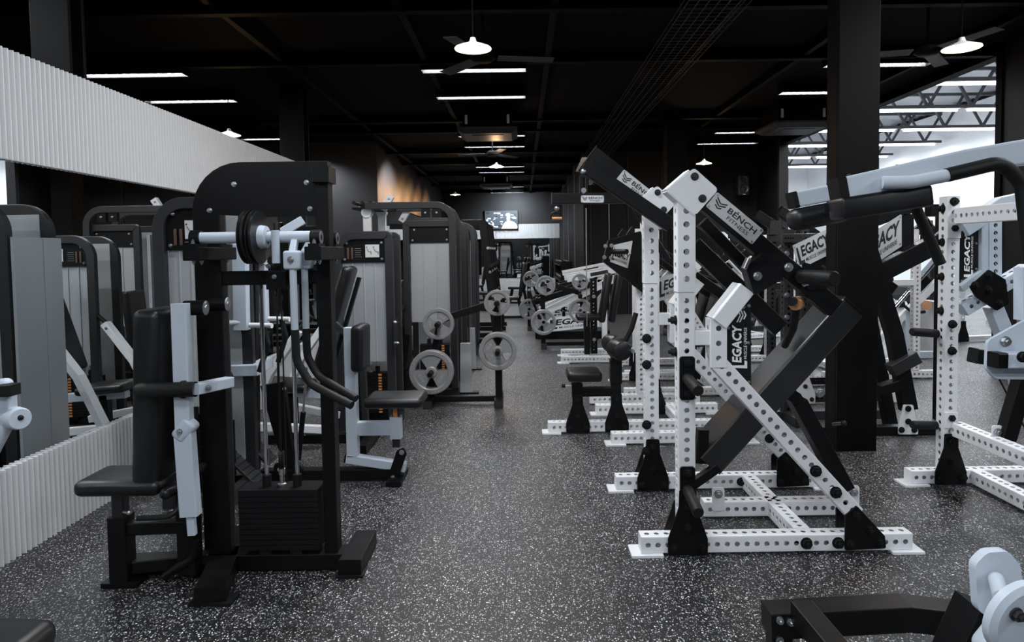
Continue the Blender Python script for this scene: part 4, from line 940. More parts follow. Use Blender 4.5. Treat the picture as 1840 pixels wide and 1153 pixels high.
R2.part('lettering', mb, INKW, o); bolts(R2, [e(1754, 437, D-.004), e(1728, 505, D-.004), e(1754, 483, D-.004)], (0, -1, 0), .006, STEEL, parent=o, tt=.003)
mb = MB(); mb.bent([e(1764, 392, D), e(1764, 488, D), e(1722, 518, D)], .05, .075, (0, 1, 0)); R2.part('sign_frame', mb, BLUEW)
R2.part('second_post', MB().perf(e(1781, 498, D), e(1781, 380, D), .085, .085, (0, 1, 0)), BLUEW)
R2.part('head_tube', MB().bent([e(1728, 412, D), e(1796, 368, D), e(1850, 356, D)], .10, .085, (0, 1, 0)), BLUEW)
R2.part('diagonal_brace', MB().perf(e(1727, 556, D-.07), e(1845, 484, D-.07), .085, .085, (0, 1, 0)), BLUEW)
o = R2.part('gusset_plate', MB().plate([e(x_, y_, D-.13) for x_, y_ in ((1742, 515), (1776, 484), (1806, 502), (1812, 545), (1790, 558), (1752, 532))], (0, 1, 0), .012, .01), BLACK)
bolts(R2, [e(x_, y_, D-.136) for x_, y_ in ((1752, 512), (1776, 494), (1776, 520), (1796, 545))], (0, -1, 0), .02, RUBBER, parent=o, tt=.014)
R2.part('swing_leg', MB().bar(e(1783, 548, D), e(1800, 590, D), .09, .08, (0, 1, 0)), BLUEW); R2.part('swing_leg', MB().perf(e(1800, 590, D), e(1832, 690, D), .09, .08, (0, 1, 0)), BLUEW)
R2.part('black_leg', MB().bar(e(1850, 640, -.35), e(1806, 788, -.35), .085, .08, (0, 1, 0)), BLACK)
for sx_ in (1791, 1817):
    p = e(sx_, 782, -.35); o = R2.part('lug_plate', MB().plate([p+V((-.03, 0, -.06)), p+V((.03, 0, -.06)), p+V((.03, 0, .06)), p+V((-.03, 0, .06))], (0, 1, 0), .008, .012), WHITE); bolts(R2, [p+V((0, -.006, .02))], (0, -1, 0), .02, STEEL, parent=o)
for y_ in (605, 752): R2.part('weight_horn', MB().lathe([(0, -.26), (.022, -.26), (.027, -.25), (.027, 0)], e(1692, y_+(-5 if y_ < 700 else 12), .05), (1, 0.35, -.12), 18), RUBBER)
R2.part('cable', MB().tube([e(1795, 680, -.2), e(1842, 770, -.2)], .005, 0, 6), RUBBER)
# ================================================================ foreground machine reaching in from the right edge
R3 = Mach('overhead_arm_machine', 'pale blue-grey machine cut by the right edge, its long arms and black pads overhead', 'gym machine', (1.95, 2.3, 0))
g = lambda px, py, dy=0.: R3.at(px, py, y=dy)
for dy, pts, th, cap in ((0, [(1514, 341), (1724, 293), (1905, 262)], .075, (1499, 344)), (.75, [(1428, 359), (1560, 333), (1700, 305)], .065, (1420, 361))):
    P = [g(x_, y_, dy) for x_, y_ in pts]; R3.part('lever_arm', MB().bent(P, th*1.12, .08, (0, 1, 0), 0, 6, .008), BLUEW); R3.part('arm_end_cap', MB().bar(g(cap[0], cap[1], dy), P[0], th*1.16, .085, (0, 1, 0), .008), BLACK)
P0, P1_ = g(1500, 377, .0), g(1662, 352, .0); R3.part('arm_pad', MB().pad(P0, P1_, .11, .075, (0, 0, 1), .014), VINYL)
P0, P1_ = g(1418, 397, .75), g(1520, 378, .75); R3.part('arm_pad', MB().pad(P0, P1_, .13, .10, (0, 0, 1), .04), VINYL)
R3.part('pad_bracket', MB().bar(g(1498, 372, .04), g(1560, 352, .70), .06, .03), BLACK)
R3.part('bent_tube', MB().tube([g(1585, 328, -.06), g(1640, 327, -.08), g(1702, 315, -.08)], .0215, .05, 16), BLUEW)
R3.part('hand_grip', MB().tube([g(1700, 315, -.08), g(1800, 291, -.08), g(1837, 330, -.08), g(1852, 470, -.08)], .0235, .07, 16), RUBBER)
R3.part('support_tube', MB().tube([g(1645, 372, .1), g(1690, 474, .1)], .019, 0, 14), RUBBER)
bolts(R3, [g(1612, 306, 0), g(1525, 323, 0)], (0, 0, 1), .012, GREY)
R3.part('mast', MB().bar((.0, .0, .0), (0, 0, 2.0), .1, .1, (0, 1, 0)), BLUEW); R3.part('mast', MB().bar((.52, .75, .0), (.52, .75, 2.0), .1, .1, (0, 1, 0)), BLUEW)
R3.part('far_arm_joint', MB().bar(g(1700, 305, .75), (.52, .75, g(1880, 272, .75).z), .07, .07), BLUEW)
R3.part('base_beam', MB().bar((0, -.3, .04), (.52, .8, .04), .1, .08), BLACK)
# lower bracket with black tube ends
b = lambda px, py: g(px, py, -.05)
for dy in (-.1, .02):
    mb = MB(); mb.plate([g(x_, y_, dy) for x_, y_ in ((1772, 612), (1842, 574), (1900, 570), (1900, 682), (1786, 680), (1770, 662))], (0, 1, 0), .014, .025); o = R3.part('bracket_plate', mb, BLUEW)
    if dy < 0: bolts(R3, [g(1806, 613, -.108)], (0, -1, 0), .014, STEEL, parent=o); bolts(R3, [g(1837, 641, -.2)], (0, -1, 0), .014, RUBBER, parent=o)
R3.part('cross_tube', MB().bar(b(1764, 640), b(1748, 638), .055, .05), BLACK); R3.part('cross_tube', MB().bar(g(1784, 646, -.14), g(1801, 646, -.14), .055, .05), BLACK); R3.part('link_bar', MB().bar(g(1801, 646, -.14), g(1900, 646, -.14), .055, .05), BLUEW)
R3.part('adjust_bar', MB().bar(b(1845, 480), b(1845, 574), .06, .05, (0, 1, 0)), BLUEW); R3.part('bronze_sleeve', MB().bar(b(1845, 574), b(1845, 592), .045, .04, (0, 1, 0)), COPPER)
# ================================================================ low black frame at the bottom right corner
R4 = Mach('low_frame_machine', 'low black bent frame with pale rounded plate, cut off at the bottom right corner', 'gym machine', (1.35, 2.25, 0))
h = lambda px, py, dy=0.: R4.at(px, py, y=dy)
R4.part('frame_tube', MB().bent([h(1377, 1113), h(1625, 1100), h(1800, 1120)], .09, .10, (0, 1, 0)), BLACK)
x_ = h(1400, 1120).x; R4.part('front_leg', MB().bar((x_, .0, 0), (x_, .0, .26), .07, .07, (0, 1, 0)), BLACK); R4.part('foot', MB().box((x_, 0, .01), (.12, .3, .02)), BLACK)
R4.part('angled_tube', MB().bar(h(1440, 1098, -.05), h(1512, 1185, -.3), .075, .075), BLACK)
bolts(R4, [h(1401, 1114, -.052), h(1472, 1112, -.052), h(1401, 1150, -.052), h(1420, 1117, -.052)], (0, -1, 0), .010, STEEL)
R4.part('black_block', MB().bar(h(1765, 1088, -.3), h(1722, 1185, -.3), .10, .12, (0, 1, 0)), BLACK)
R4.part('pale_plate', MB().plate([h(*p_, -.42) for p_ in ((1752, 1100), (1746, 1010), (1768, 988), (1806, 986), (1826, 1010), (1838, 1100))], (0, 1, 0), .03, .03), BLUEW)
R4.part('pivot_neck', MB().cyl(h(1790, 1040, -.45), h(1800, 1075, -.58), .02, 16), BLUEW)
c0 = h(1832, 1110, -.62); R4.part('pivot_disc', MB().lathe([(0, -.02), (.085, -.02), (.1, -.01), (.1, .01), (.085, .02), (0, .02)], c0, (.2, -1, -.15), 36), BLUEW)
bolts(R4, [c0+V((-.035, -.035, .03))], (.2, -1, -.15), .014, GREY)
R4.part('lower_casting', MB().pad(h(1780, 1140, -.5), h(1860, 1200, -.5), .12, .12, (0, 0, 1), .03), BLUEW)
R4.part('rear_leg', MB().bar((h(1800, 1120).x, 0, 0), (h(1800, 1120).x, 0, .26), .08, .08, (0, 1, 0)), BLACK)
# ================================================================ pieces of a machine cut by the left edge
L1 = Mach('roller_arm_machine', 'pale roller arm and black pad corner of a machine cut off at the left edge', 'gym machine', (-1.75, 1.7, 0))
l = lambda px, py, dy=0.: L1.at(px, py, y=dy)
p = l(20, 752, .45); L1.part('roller_hub', MB().lathe([(0, -.04), (.032, -.04), (.036, -.032), (.036, .02), (0, .02)], l(26, 750, .45), (-.85, .5, 0), 28), BLUEW); L1.part('hub_bolt', MB().ball(l(37, 750, .43), .009), RUBBER)
L1.part('roller_arm', MB().pad(l(-30, 830, .45), l(14, 745, .45), .06, .05, (0, 1, 0), .025), BLUEW); L1.part('arm_cap', MB().pad(l(-20, 700, .45), l(22, 694, .45), .06, .045, (0, 1, 0), .02), BLUEW); L1.part('stop', MB().box(l(14, 700, .42), (.05, .06, .035), .01), RUBBER)
L1.part('arm_link', MB().bar(l(8, 700, .45), l(10, 760, .45), .05, .05, (0, 1, 0)), BLUEW)
L1.part('mast', MB().bar((-.1, .45, 0), (-.1, .45, 1.3), .08, .08, (0, 1, 0)), BLUEW)
s_ = l(-90, 1190, -.2); L1.part('seat', MB().pad(s_+V((-.25, 0, 0)), l(22, 1205, -.2), .34, .08, (0, 0, 1), .045), VINYL)
L1.part('seat_post', MB().bar((s_.x-.1, s_.y, 0), (s_.x-.1, s_.y, s_.z-.04), .08, .08, (0, 1, 0)), BLACK); L1.part('base_beam', MB().bar((s_.x-.1, s_.y, .04), (-.1, .5, .04), .08, .08), BLACK)
# ================================================================ generic plate-loaded machines of the rows behind
def press(name, label, loc, rot, fm=WHITE, am=BLACK, hgt=1.75, sign=True, seat=True, n=8, plates=0, W_=1.35, D_=.85, tilt=35):
    t = Mach(name, label, 'gym machine', loc, rot, None); B_ = .08; x0, x1 = -W_/2, W_/2; ux = x0+.28
    for y in (-D_/2, D_/2):
        t.part('base_beam', MB().perf((x0, y, .055), (x1, y, .055), B_, B_, n=n), fm); t.part('foot_plate', MB().box((x0+.02, y, .006), (.15, .13, .012)), fm)
        t.part('upright', MB().perf((ux, y, .1), (ux, y, hgt), B_, B_, (0, 1, 0), n=n), fm)
        pts = [(-.10, -.09), (-.10, -.01), (-.045, .15), (-.042, .24), (.042, .24), (.045, .15), (.10, -.01), (.10, -.09)]
        for xx in (ux, x1-.2):
            o = t.part('gusset_plate', MB().plate([V((xx+a_, y-B_/2-.008, .10+b_)) for a_, b_ in pts], (0, 1, 0), .01), BLACK if fm is WHITE else WHITE)
            bolts(t, [(xx-.065, y-B_/2-.014, .05), (xx+.065, y-B_/2-.014, .05), (xx, y-B_/2-.014, .18)], (0, -1, 0), .018, RUBBER if fm is WHITE else GREY, parent=o)
        t.part('diagonal_brace', MB().perf((x1-.2, y, .14), (ux+.33, y, 1.02), B_, B_, (0, 1, 0), n=n), fm); t.part('brace_tube', MB().bent([(ux+.33, y, 1.0), (ux+.33, y, 1.2), (ux+.5, y, 1.38)], B_, B_, (0, 1, 0)), fm)
        t.part('stub_beam', MB().bar((ux, y, 1.12), (ux+.33, y, 1.12), .07, .07), fm)
    t.part('cross_beam', MB().perf((x1-.35, -D_/2, .055), (x1-.35, D_/2, .055), B_, B_, n=n), fm); t.part('cross_beam', MB().bar((ux, -D_/2, hgt-.08), (ux, D_/2, hgt-.08), .07, .07), fm)
    a_ = math.radians(tilt); d = V((math.cos(a_), 0, -math.sin(a_)))
    for y in (-D_/2+.1, D_/2-.1):
        c0 = V((ux, y, hgt+.05)); o = t.part('lever_arm', MB().bar(c0-d*.25, c0+d*1.15, .10, .07, (0, 1, 0)), am)
        t.part('clevis_plate', MB().box((ux, y, hgt+.04), (.15, .1, .15), .02), fm)
        pw = c0+d*.95; t.part('weight_horn', MB().lathe([(0, -.25), (.027, -.25), (.027, 0)], pw, (0, 1 if y < 0 else -1, 0), 14), RUBBER, o)
        if plates:
            mb = weight_plate_mb(.2, .05)
            for v in mb.v: v += pw+V((0, -.12 if y < 0 else .12, 0))
            t.part('mounted_plate', mb, DIRON, o)
    if sign:
        y = -D_/2-B_/2-.02; S = [V((ux+.06, y, 1.0)), V((ux+.46, y, 1.12)), V((ux+.46, y, 1.36)), V((ux+.06, y, 1.24))]
        signplate(t, S, (0, -1, 0), 'legacy')
    if seat:
        t.part('seat', MB().pad((-.1, 0, .5), (.32, 0, .52), .36, .08, (0, 0, 1), .03), VINYL); t.part('back_pad', MB().pad((.30, 0, .58), (.46, 0, 1.15), .3, .08, (1, 0, 0), .03), VINYL)
        t.part('seat_post', MB().bar((.15, 0, .05), (.15, 0, .46), .08, .08, (0, 1, 0)), BLACK); t.part('pad_rail', MB().bar((.2, 0, .1), (.5, 0, 1.1), .06, .06, (0, 1, 0)), BLACK)
    return t
press('white_press_machine', 'white perforated press with black arms, next behind the small-seat pulldown', (1.72, 7.38, 0), 0, hgt=1.55)
press('white_press_machine', 'white perforated press, third in the right-hand row of white machines', (1.88, 8.4, 0), 0, hgt=1.45, tilt=25)
press('white_press_machine', 'white perforated press before the dark wall, right of the aisle', (2.9, 9.4, 0), 180, hgt=1.6)
press('black_press_machine', 'black perforated press with white LEGACY sign, seen left of the steel column', (3.15, 6.98, 0), 0, GREY, BLACK, 1.72)
press('white_press_machine', 'white perforated press with mounted plates, far right beside the opening', (4.15, 8.15, 0), 180, hgt=1.62, plates=1)
press('white_press_machine', 'white perforated press deep in the room before the dark speaker wall', (3.6, 11.6, 0), 20, hgt=1.7, plates=1)
press('black_press_machine', 'black perforated press far back at the left jamb of the hall opening', (4.7, 12.9, 0), 200, GREY, BLACK, 1.7, plates=1)
press('white_press_machine', 'white perforated press in the bright hall, nearest the opening', (7.4, 10.2, 0), 10, hgt=1.7, plates=1)
press('white_press_machine', 'white perforated press in the bright hall, farther right', (9.6, 12.4, 0), 190, hgt=1.8)
press('black_press_machine', 'black press in the bright hall behind the nearest white one', (7.9, 13.2, 0), 30, GREY, BLACK, 1.9, plates=1)
press('white_press_machine', 'white perforated press far back in the bright hall', (8.9, 17.0, 0), 0, hgt=1.9)
# black leg machine right behind the steel column
H2 = Mach('black_lever_machine', 'black lever machine with LEGACY plate directly right of the steel column', 'gym machine', (3.0, 5.42, 0))
m2 = lambda px, py, dy=0.: H2.at(px, py, y=dy)
H2.part('base_beam', MB().bar(m2(1470, 775), m2(1742, 772), .09, .09), BLACK)
H2.part('slanted_leg', MB().bent([m2(1545, 400), m2(1606, 600), m2(1632, 735)], .12, .09, (0, 1, 0)), BLACK)
H2.part('slanted_leg', MB().bar(m2(1560, 560, .3), m2(1600, 765, .3), .10, .08, (0, 1, 0)), BLACK)
H2.part('step_beam', MB().bar(m2(1600, 665, -.05), m2(1646, 640, -.05), .10, .1, (0, 1, 0)), GREY); H2.part('step_beam', MB().bar(m2(1580, 700, -.05), m2(1612, 690, -.05), .08, .1, (0, 1, 0)), BLACK)
gp = [m2(x_, y_, -.06) for x_, y_ in ((1614, 780), (1649, 780), (1649, 765), (1640, 727), (1623, 727), (1614, 765))]
o = H2.part('gusset_plate', MB().plate(gp, (0, 1, 0), .01, .01), WHITE); bolts(H2, [m2(x_, y_, -.066) for x_, y_ in ((1620, 772), (1643, 772), (1632, 757), (1632, 734))], (0, -1, 0), .02, RUBBER, parent=o, tt=.012)
H2.part('lever_beam', MB().bar(m2(1560, 500, .1), m2(1708, 424, .1), .15, .10, (0, 1, 0)), BLACK); H2.part('lever_beam', MB().bar(m2(1628, 470, .15), m2(1628, 385, .15), .09, .08, (0, 1, 0)), BLACK)
H2.part('lever_top', MB().bar(m2(1560, 400, .15), m2(1640, 370, .15), .1, .08, (0, 1, 0)), BLACK)
signplate(H2, [m2(1545, 492, .03), m2(1620, 442, .03), m2(1620, 384, .03), m2(1545, 432, .03)], (0, -1, 0), 'legacy')
H2.part('arm_block', MB().box(m2(1688, 378, .2), (.20, .1, .10), .01), BLACK); H2.part('arm_block', MB().box(m2(1680, 425, .2), (.20, .1, .12), .01), BLACK)
H2.part('rear_upright', MB().bar((m2(1690, 600, .45).x, .45, 0), (m2(1690, 600, .45).x, .45, 1.8), .08, .08, (0, 1, 0)), BLACK)
# LEGACY plate machine left of the column
H1 = Mach('black_rack_machine', 'black slotted rack with tilted LEGACY sign, directly left of the steel column', 'gym machine', (2.6, 5.95, 0))
m1 = lambda px, py, dy=0.: H1.at(px, py, y=dy)
H1.part('upright', MB().perf((m1(1414, 600).x, 0, 0), (m1(1414, 600).x, 0, m1(1414, 412).z), .085, .085, (0, 1, 0), n=8), GREY)
H1.part('upright', MB().perf((m1(1414, 600).x+.75, 0, 0), (m1(1414, 600).x+.75, 0, m1(1414, 412).z), .085, .085, (0, 1, 0), n=8), GREY)
H1.part('slotted_crossbar', MB().perf(m1(1404, 428, -.05), m1(1404, 428, -.05)+V((.80, 0, 0)), .06, .08, pitch=.022, hr=.008, n=8), GREY)
signplate(H1, [m1(1436, 484, -.08), m1(1500, 452, -.08), m1(1500, 405, -.08), m1(1424, 441, -.08)], (0, -1, 0), 'legacy')
H1.part('sign_beam', MB().bar(m1(1428, 490, -.03), m1(1510, 448, -.03), .09, .06, (0, 1, 0)), BLACK)
H1.part('base_beam', MB().bar((m1(1414, 600).x-.1, 0, .04), (m1(1414, 600).x+.9, 0, .04), .08, .08), GREY); H1.part('base_beam', MB().bar((m1(1414, 600).x, -.3, .04), (m1(1414, 600).x, .6, .04), .08, .08), GREY)
bolts(H1, [m1(1414, y_, -.045) for y_ in (455, 530, 570)], (0, -1, 0), .02, STEEL)
# pale leg press by the opening
LP = Mach('pale_leg_press', 'pale leg press with slanted chrome rails, seen between the column and the right rack', 'gym machine', (5.2, 9.4, 0))
n2 = lambda px, py, dy=0.: LP.at(px, py, y=dy)
for dy in (-.3, .3):
    LP.part('guide_rail', MB().cyl(n2(1575, 590, dy), n2(1680, 470, dy), .03, 12), CHROME); LP.part('side_rail', MB().bar(n2(1580, 610, dy), n2(1690, 500, dy), .09, .07, (0, 1, 0)), WHITE)
    LP.part('post', MB().bar((n2(1632, 600, dy).x, dy, .05), n2(1632, 560, dy), .12, .1, (0, 1, 0)), BLUEW); LP.part('base_rail', MB().bar((n2(1620, 600, dy).x, dy, .05), (n2(1700, 600, dy).x, dy, .05), .1, .09), BLUEW)
LP.part('foot_platform', MB().bar(n2(1606, 512), n2(1650, 462), .8, .06), BLUEW); LP.part('sled', MB().bar(n2(1620, 535), n2(1652, 500), .5, .14), BLACK)
LP.part('rear_post', MB().bar((n2(1672, 600).x, 0, .05), n2(1672, 540), .14, .4, (0, 1, 0)), WHITE); LP.part('bushing', MB().cyl(n2(1665, 548, -.4), n2(1665, 548, -.3), .06, 16), COPPER); LP.part('grip', MB().tube([n2(1620, 545, -.35), n2(1640, 562, -.4), n2(1662, 560, -.4)], .02, .05, 10), RUBBER)
# ================================================================ left row behind the pull-up tower
def simple_tower(label, loc, x0, x1, z1, st=True):
    t = Mach('weight_tower_machine', label, 'gym machine', loc, 0); tower(t, x0, x1, 0, z1, .5, False, st, .7, .2, placard=False, nst=12, seams=2)
    t.part('side_shroud', MB().box((x1+.012, .25, .95), (.012, .42, 1.5), .002), DARK2)
    t.part('overhead_arm', MB().bar((x0-.3, .1, z1-.1), (x0, .1, z1-.1), .06, .07), BLACK)
    t.part('seat', MB().pad((x0-.6, .1, .5), (x0-.2, .1, .5), .34, .08, (0, 0, 1), .03), VINYL); t.part('seat_post', MB().bar((x0-.4, .1, .0), (x0-.4, .1, .47), .08, .08, (0, 1, 0)), BLACK); t.part('back_pad', MB().pad((x0-.16, .1, .6), (x0-.1, .1, 1.2), .3, .08, (1, 0, 0), .03), VINYL)
    t.part('base_beam', MB().bar((x0-.5, .1, .04), (x0, .1, .04), .07, .07), BLACK)
    return t
simple_tower('black weight tower directly behind the pull-up tower, first of the receding left row', (-1.05, 8.5, 0), -.35, .33, 1.98)
simple_tower('black weight tower, second of the receding left row', (-1.05, 9.9, 0), -.35, .35, 1.98)
for i, (Y, lab) in enumerate(((11.6, 'black leaning cable frame with bolted uprights, nearer of the two in the left row'), (13.4, 'black leaning cable frame with bolted uprights, farther of the two in the left row'))):
    t = Mach('leaning_cable_frame', lab, 'gym machine', (-.95, Y, 0))
    for dy in (-.4, .4):
        t.part('leaning_upright', MB().bar((.28, dy, 2.05), (.5, dy, .05), .12, .10, (0, 1, 0)), BLACK); t.part('upright', MB().bar((-.4, dy, .05), (-.4, dy, 2.05), .09, .09, (0, 1, 0)), BLACK); t.part('top_beam', MB().bar((-.4, dy, 2.03), (.3, dy, 2.03), .09, .09), BLACK)
        bolts(t, [(.37, dy-.055, 1.6), (.40, dy-.055, 1.2), (.44, dy-.055, .8)], (0, -1, 0), .02, STEEL)
        t.part('base_beam', MB().bar((-.5, dy, .04), (.6, dy, .04), .09, .08), BLACK); t.part('peg', MB().cyl((.42, dy, 1.3), (.42, dy-.2, 1.3), .03, 12), RUBBER)
    t.part('top_beam', MB().bar((.28, -.4, 2.03), (.28, .4, 2.03), .08, .08), BLACK); t.part('panel', MB().box((-.36, 0, 1.0), (.02, .7, 1.6)), SHROUD)
# silver end posts near the plate stand
for i, (px, py, Y, hh, lab) in enumerate(((838, 706, 7.45, .55, 'nearer silver tapered floor post behind the left plate stand'), (847, 664, 8.6, .55, 'farther silver tapered floor post behind the left plate stand'))):
    p = hit(px, py, z=0); t = Mach('silver_floor_post', lab, 'floor post', (p.x, p.y, 0))
    t.part('post', MB().plate([(-.065, 0, .01), (.065, 0, .01), (.055, 0, hh), (-.055, 0, hh)], (0, 1, 0), .06), SHROUD); t.part('foot', MB().box((.03, 0, .008), (.22, .1, .016)), BLACK)
# ================================================================ benches and far machines before the far wall
def bench_seat(label, loc, rot, up=1.0, grp=None):
    t = Mach('upright_bench', label, 'bench', loc, rot, grp)
    t.part('seat', MB().pad((-.22, 0, .47), (.22, 0, .47), .3, .08, (0, 0, 1), .03), VINYL); t.part('back_pad', MB().pad((.26, 0, .52), (.36, 0, .52+.72*up), .28, .09, (1, 0, 0), .03), VINYL)
    t.part('leg', MB().bar((-.2, 0, .05), (-.12, 0, .44), .07, .07, (0, 1, 0)), BLACK); t.part('leg', MB().bar((.3, 0, .05), (.22, 0, .44), .07, .07, (0, 1, 0)), BLACK)
    t.part('base_beam', MB().bar((-.35, 0, .04), (.5, 0, .04), .07, .06), BLACK); t.part('foot', MB().bar((.45, -.28, .04), (.45, .28, .04), .06, .06), BLACK); t.part('foot', MB().bar((-.32, -.2, .04), (-.32, .2, .04), .06, .06), BLACK)
    t.part('back_strut', MB().bar((.24, 0, .44), (.42, 0, 1.0), .05, .05, (0, 1, 0)), BLACK)
    return t
bench_seat('black upright bench nearest in the row at the aisle end', (-.33, 15.2, 0), 0, 1.05)
bench_seat('black upright bench behind the nearest one at the aisle end', (-1.1, 17.2, 0), 0, .95)
bench_seat('black upright bench with tilted back, close to the far mirror', (-.2, 19.4, 0), -15, .95)
bench_seat('black bench at the aisle end, farthest left', (-1.5, 20.6, 0), 0, .9)
for i, (px, py, lab) in enumerate(((1000, 600, 'white leg press with LEGACY side plate behind the far plate stand'), (1010, 560, 'second white leg press farther back along the dark wall'))):
    Y = (11.9, 14.2)[i]; X = (.85, .95)[i]
    t = Mach('white_leg_press', lab, 'gym machine', (X, Y, 0))
    for dy in (-.35, .35):
        t.part('guide_rail', MB().bar((-.55, dy, .45), (.75, dy, 1.05), .12, .09, (0, 1, 0)), WHITE); t.part('black_arm', MB().bar((-.7, dy-.1, .65), (.3, dy-.1, .95), .10, .07, (0, 1, 0)), BLACK)
        t.part('top_arm', MB().bar((-.1, dy-.12, 1.05), (.85, dy-.12, 1.22), .11, .07, (0, 1, 0)), WHITE); t.part('decal', MB().bar((.3, dy-.157, 1.12), (.6, dy-.157, 1.175), .06, .004, (0, 1, 0)), INK)
        t.part('weight_horn', MB().cyl((-.62, dy-.3, .72), (-.62, dy, .72), .03, 12), RUBBER); t.part('post', MB().bar((.55, dy, 0), (.55, dy, 1.0), .09, .09, (0, 1, 0)), WHITE)
    signplate(t, [V((-.45, -.42, .14)), V((.45, -.42, .22)), V((.45, -.42, .46)), V((-.45, -.42, .38))], (0, -1, 0), 'legacy', WHITE)
    t.part('platform', MB().bar((-.55, 0, .30), (-.75, 0, .85), .04, .7, (0, 1, 0)), BLACK); t.part('base', MB().box((0, 0, .07), (1.3, .6, .12)), BLACK); t.part('seat', MB().pad((.15, 0, .42), (.55, 0, .9), .4, .09, (0, 0, 1), .03), VINYL)
P3 = (.45, 13.0, 0); plate_stand(P3, True, 'black plate stand deep down the aisle before the white leg presses')
onstand(P3, -1, [(.30, 1.0, .155, 1, None, None, 90, 'grey plate high on the deepest plate stand'), (.34, .42, .2, 1, None, None, 20, 'large grey plate low on the deepest plate stand')], 'grey iron weight plates')
# black seat machine with perforated post on the right of the aisle
t = Mach('black_seat_machine', 'black machine with perforated mast and tall back pads, white feet, right of the aisle', 'gym machine', (1.05, 9.3, 0))
u_ = lambda px, py, dy=0.: t.at(px, py, y=dy)
for dy in (-.2, .45): beamx(t, u_(1008, 650, dy).x, .8, dy)
xm = u_(1067, 600, 0).x; t.part('perforated_mast', MB().perf((xm, 0, .1), (xm, 0, u_(1067, 500).z), .09, .09, (0, 1, 0), n=8), BLACK); bolts(t, [(xm, -.05, .3+.3*i) for i in range(3)], (0, -1, 0), .02, STEEL)
for px in (1082, 1100): t.part('back_pad', MB().pad((u_(px, 590).x-.03, -.1, .55), (u_(px, 490).x+.08, -.1, u_(px, 490).z), .26, .09, (1, 0, 0), .035), VINYL)
t.part('seat', MB().pad((xm-.25, -.05, .62), (xm+.1, -.05, .62), .34, .08, (0, 0, 1), .03), VINYL); t.part('seat_post', MB().bar((xm-.1, -.05, .1), (xm-.1, -.05, .58), .08, .08, (0, 1, 0)), BLACK)
# black arm with white sign seen between the white uprights
t = Mach('sign_arm_machine', 'black slanted arm with pale sign panel left of the far white upright', 'gym machine', (.95, 6.55, 0))
v_ = lambda px, py, dy=0.: t.at(px, py, y=dy)
t.part('arm_panel', MB().plate([v_(1083, 470), v_(1092, 432), v_(1150, 415), v_(1168, 500), v_(1160, 530)], (0, 1, 0), .09, .01), BLACK)
signplate(t, [v_(1096, 470, -.055), v_(1128, 482, -.055), v_(1137, 432, -.055), v_(1103, 440, -.055)], (0, -1, 0), 'legacy')
t.part('weight_horn', MB().lathe([(0, -.22), (.025, -.22), (.025, 0)], v_(1100, 452, -.04), (-.6, 1, 0), 16), RUBBER)
bolts(t, [v_(x_, y_, -.045) for x_, y_ in ((1088, 442), (1086, 462), (1099, 441), (1098, 463))], (0, -1, 0), .016, STEEL)
t.part('mast', MB().perf((v_(1150, 500, .1).x, .1, .1), (v_(1150, 500, .1).x, .1, 1.75), .085, .085, (0, 1, 0), n=8), WHITE); t.part('curved_grip', MB().tube([v_(1120, 620, -.1), v_(1135, 590, -.1), v_(1143, 562, -.1)], .025, .05, 12), RUBBER)
t.part('base_beam', MB().perf((-.3, .1, .055), (.8, .1, .055), .085, .085, n=8), WHITE)
# dumbbell rack with dumbbells along the dark wall
def dumbbell(loc, rot, lab, g_):
    global _db
    if _db is None:
        _db = Mach('dumbbell', lab, 'dumbbell', loc, rot, g_)
        _db.part('handle', MB().cyl((0, -.07, 0), (0, .07, 0), .016, 10), CHROME)
        for s in (-1, 1): _db.part('head', MB().lathe([(0, s*.06), (.055, s*.06), (.062, s*.075), (.062, s*.135), (.055, s*.15), (0, s*.15)], (0, 0, 0), (0, 1, 0), 14), DIRON)
        return
    o = _db.copy(loc, rot); tag(o, lab, 'dumbbell', g_)
_db = None
t = Mach('dumbbell_rack', 'black three-tier dumbbell rack standing before the dark far wall', 'rack', (1.12, 18.6, 0), 90)
for z in (.35, .75, 1.15): t.part('shelf', MB().bar((-1.4, 0, z), (1.4, 0, z), .36, .03), BLACK)
for x in (-1.4, 1.4): t.part('side_frame', MB().bar((x, 0, 0), (x, 0, 1.25), .05, .3, (0, 1, 0)), BLACK)
for k, z in enumerate((.35, .75, 1.15)):
    for i in range(9): dumbbell((1.12, 17.4+i*.3, z+.015+.062), 90, 'black dumbbell on the %s tier of the far rack, %s from the aisle end' % (('bottom', 'middle', 'top')[k], ('first', 'second', 'third', 'fourth', 'fifth', 'sixth', 'seventh', 'eighth', 'ninth')[i]), 'dumbbells on the %s tier' % ('bottom', 'middle', 'top')[k])
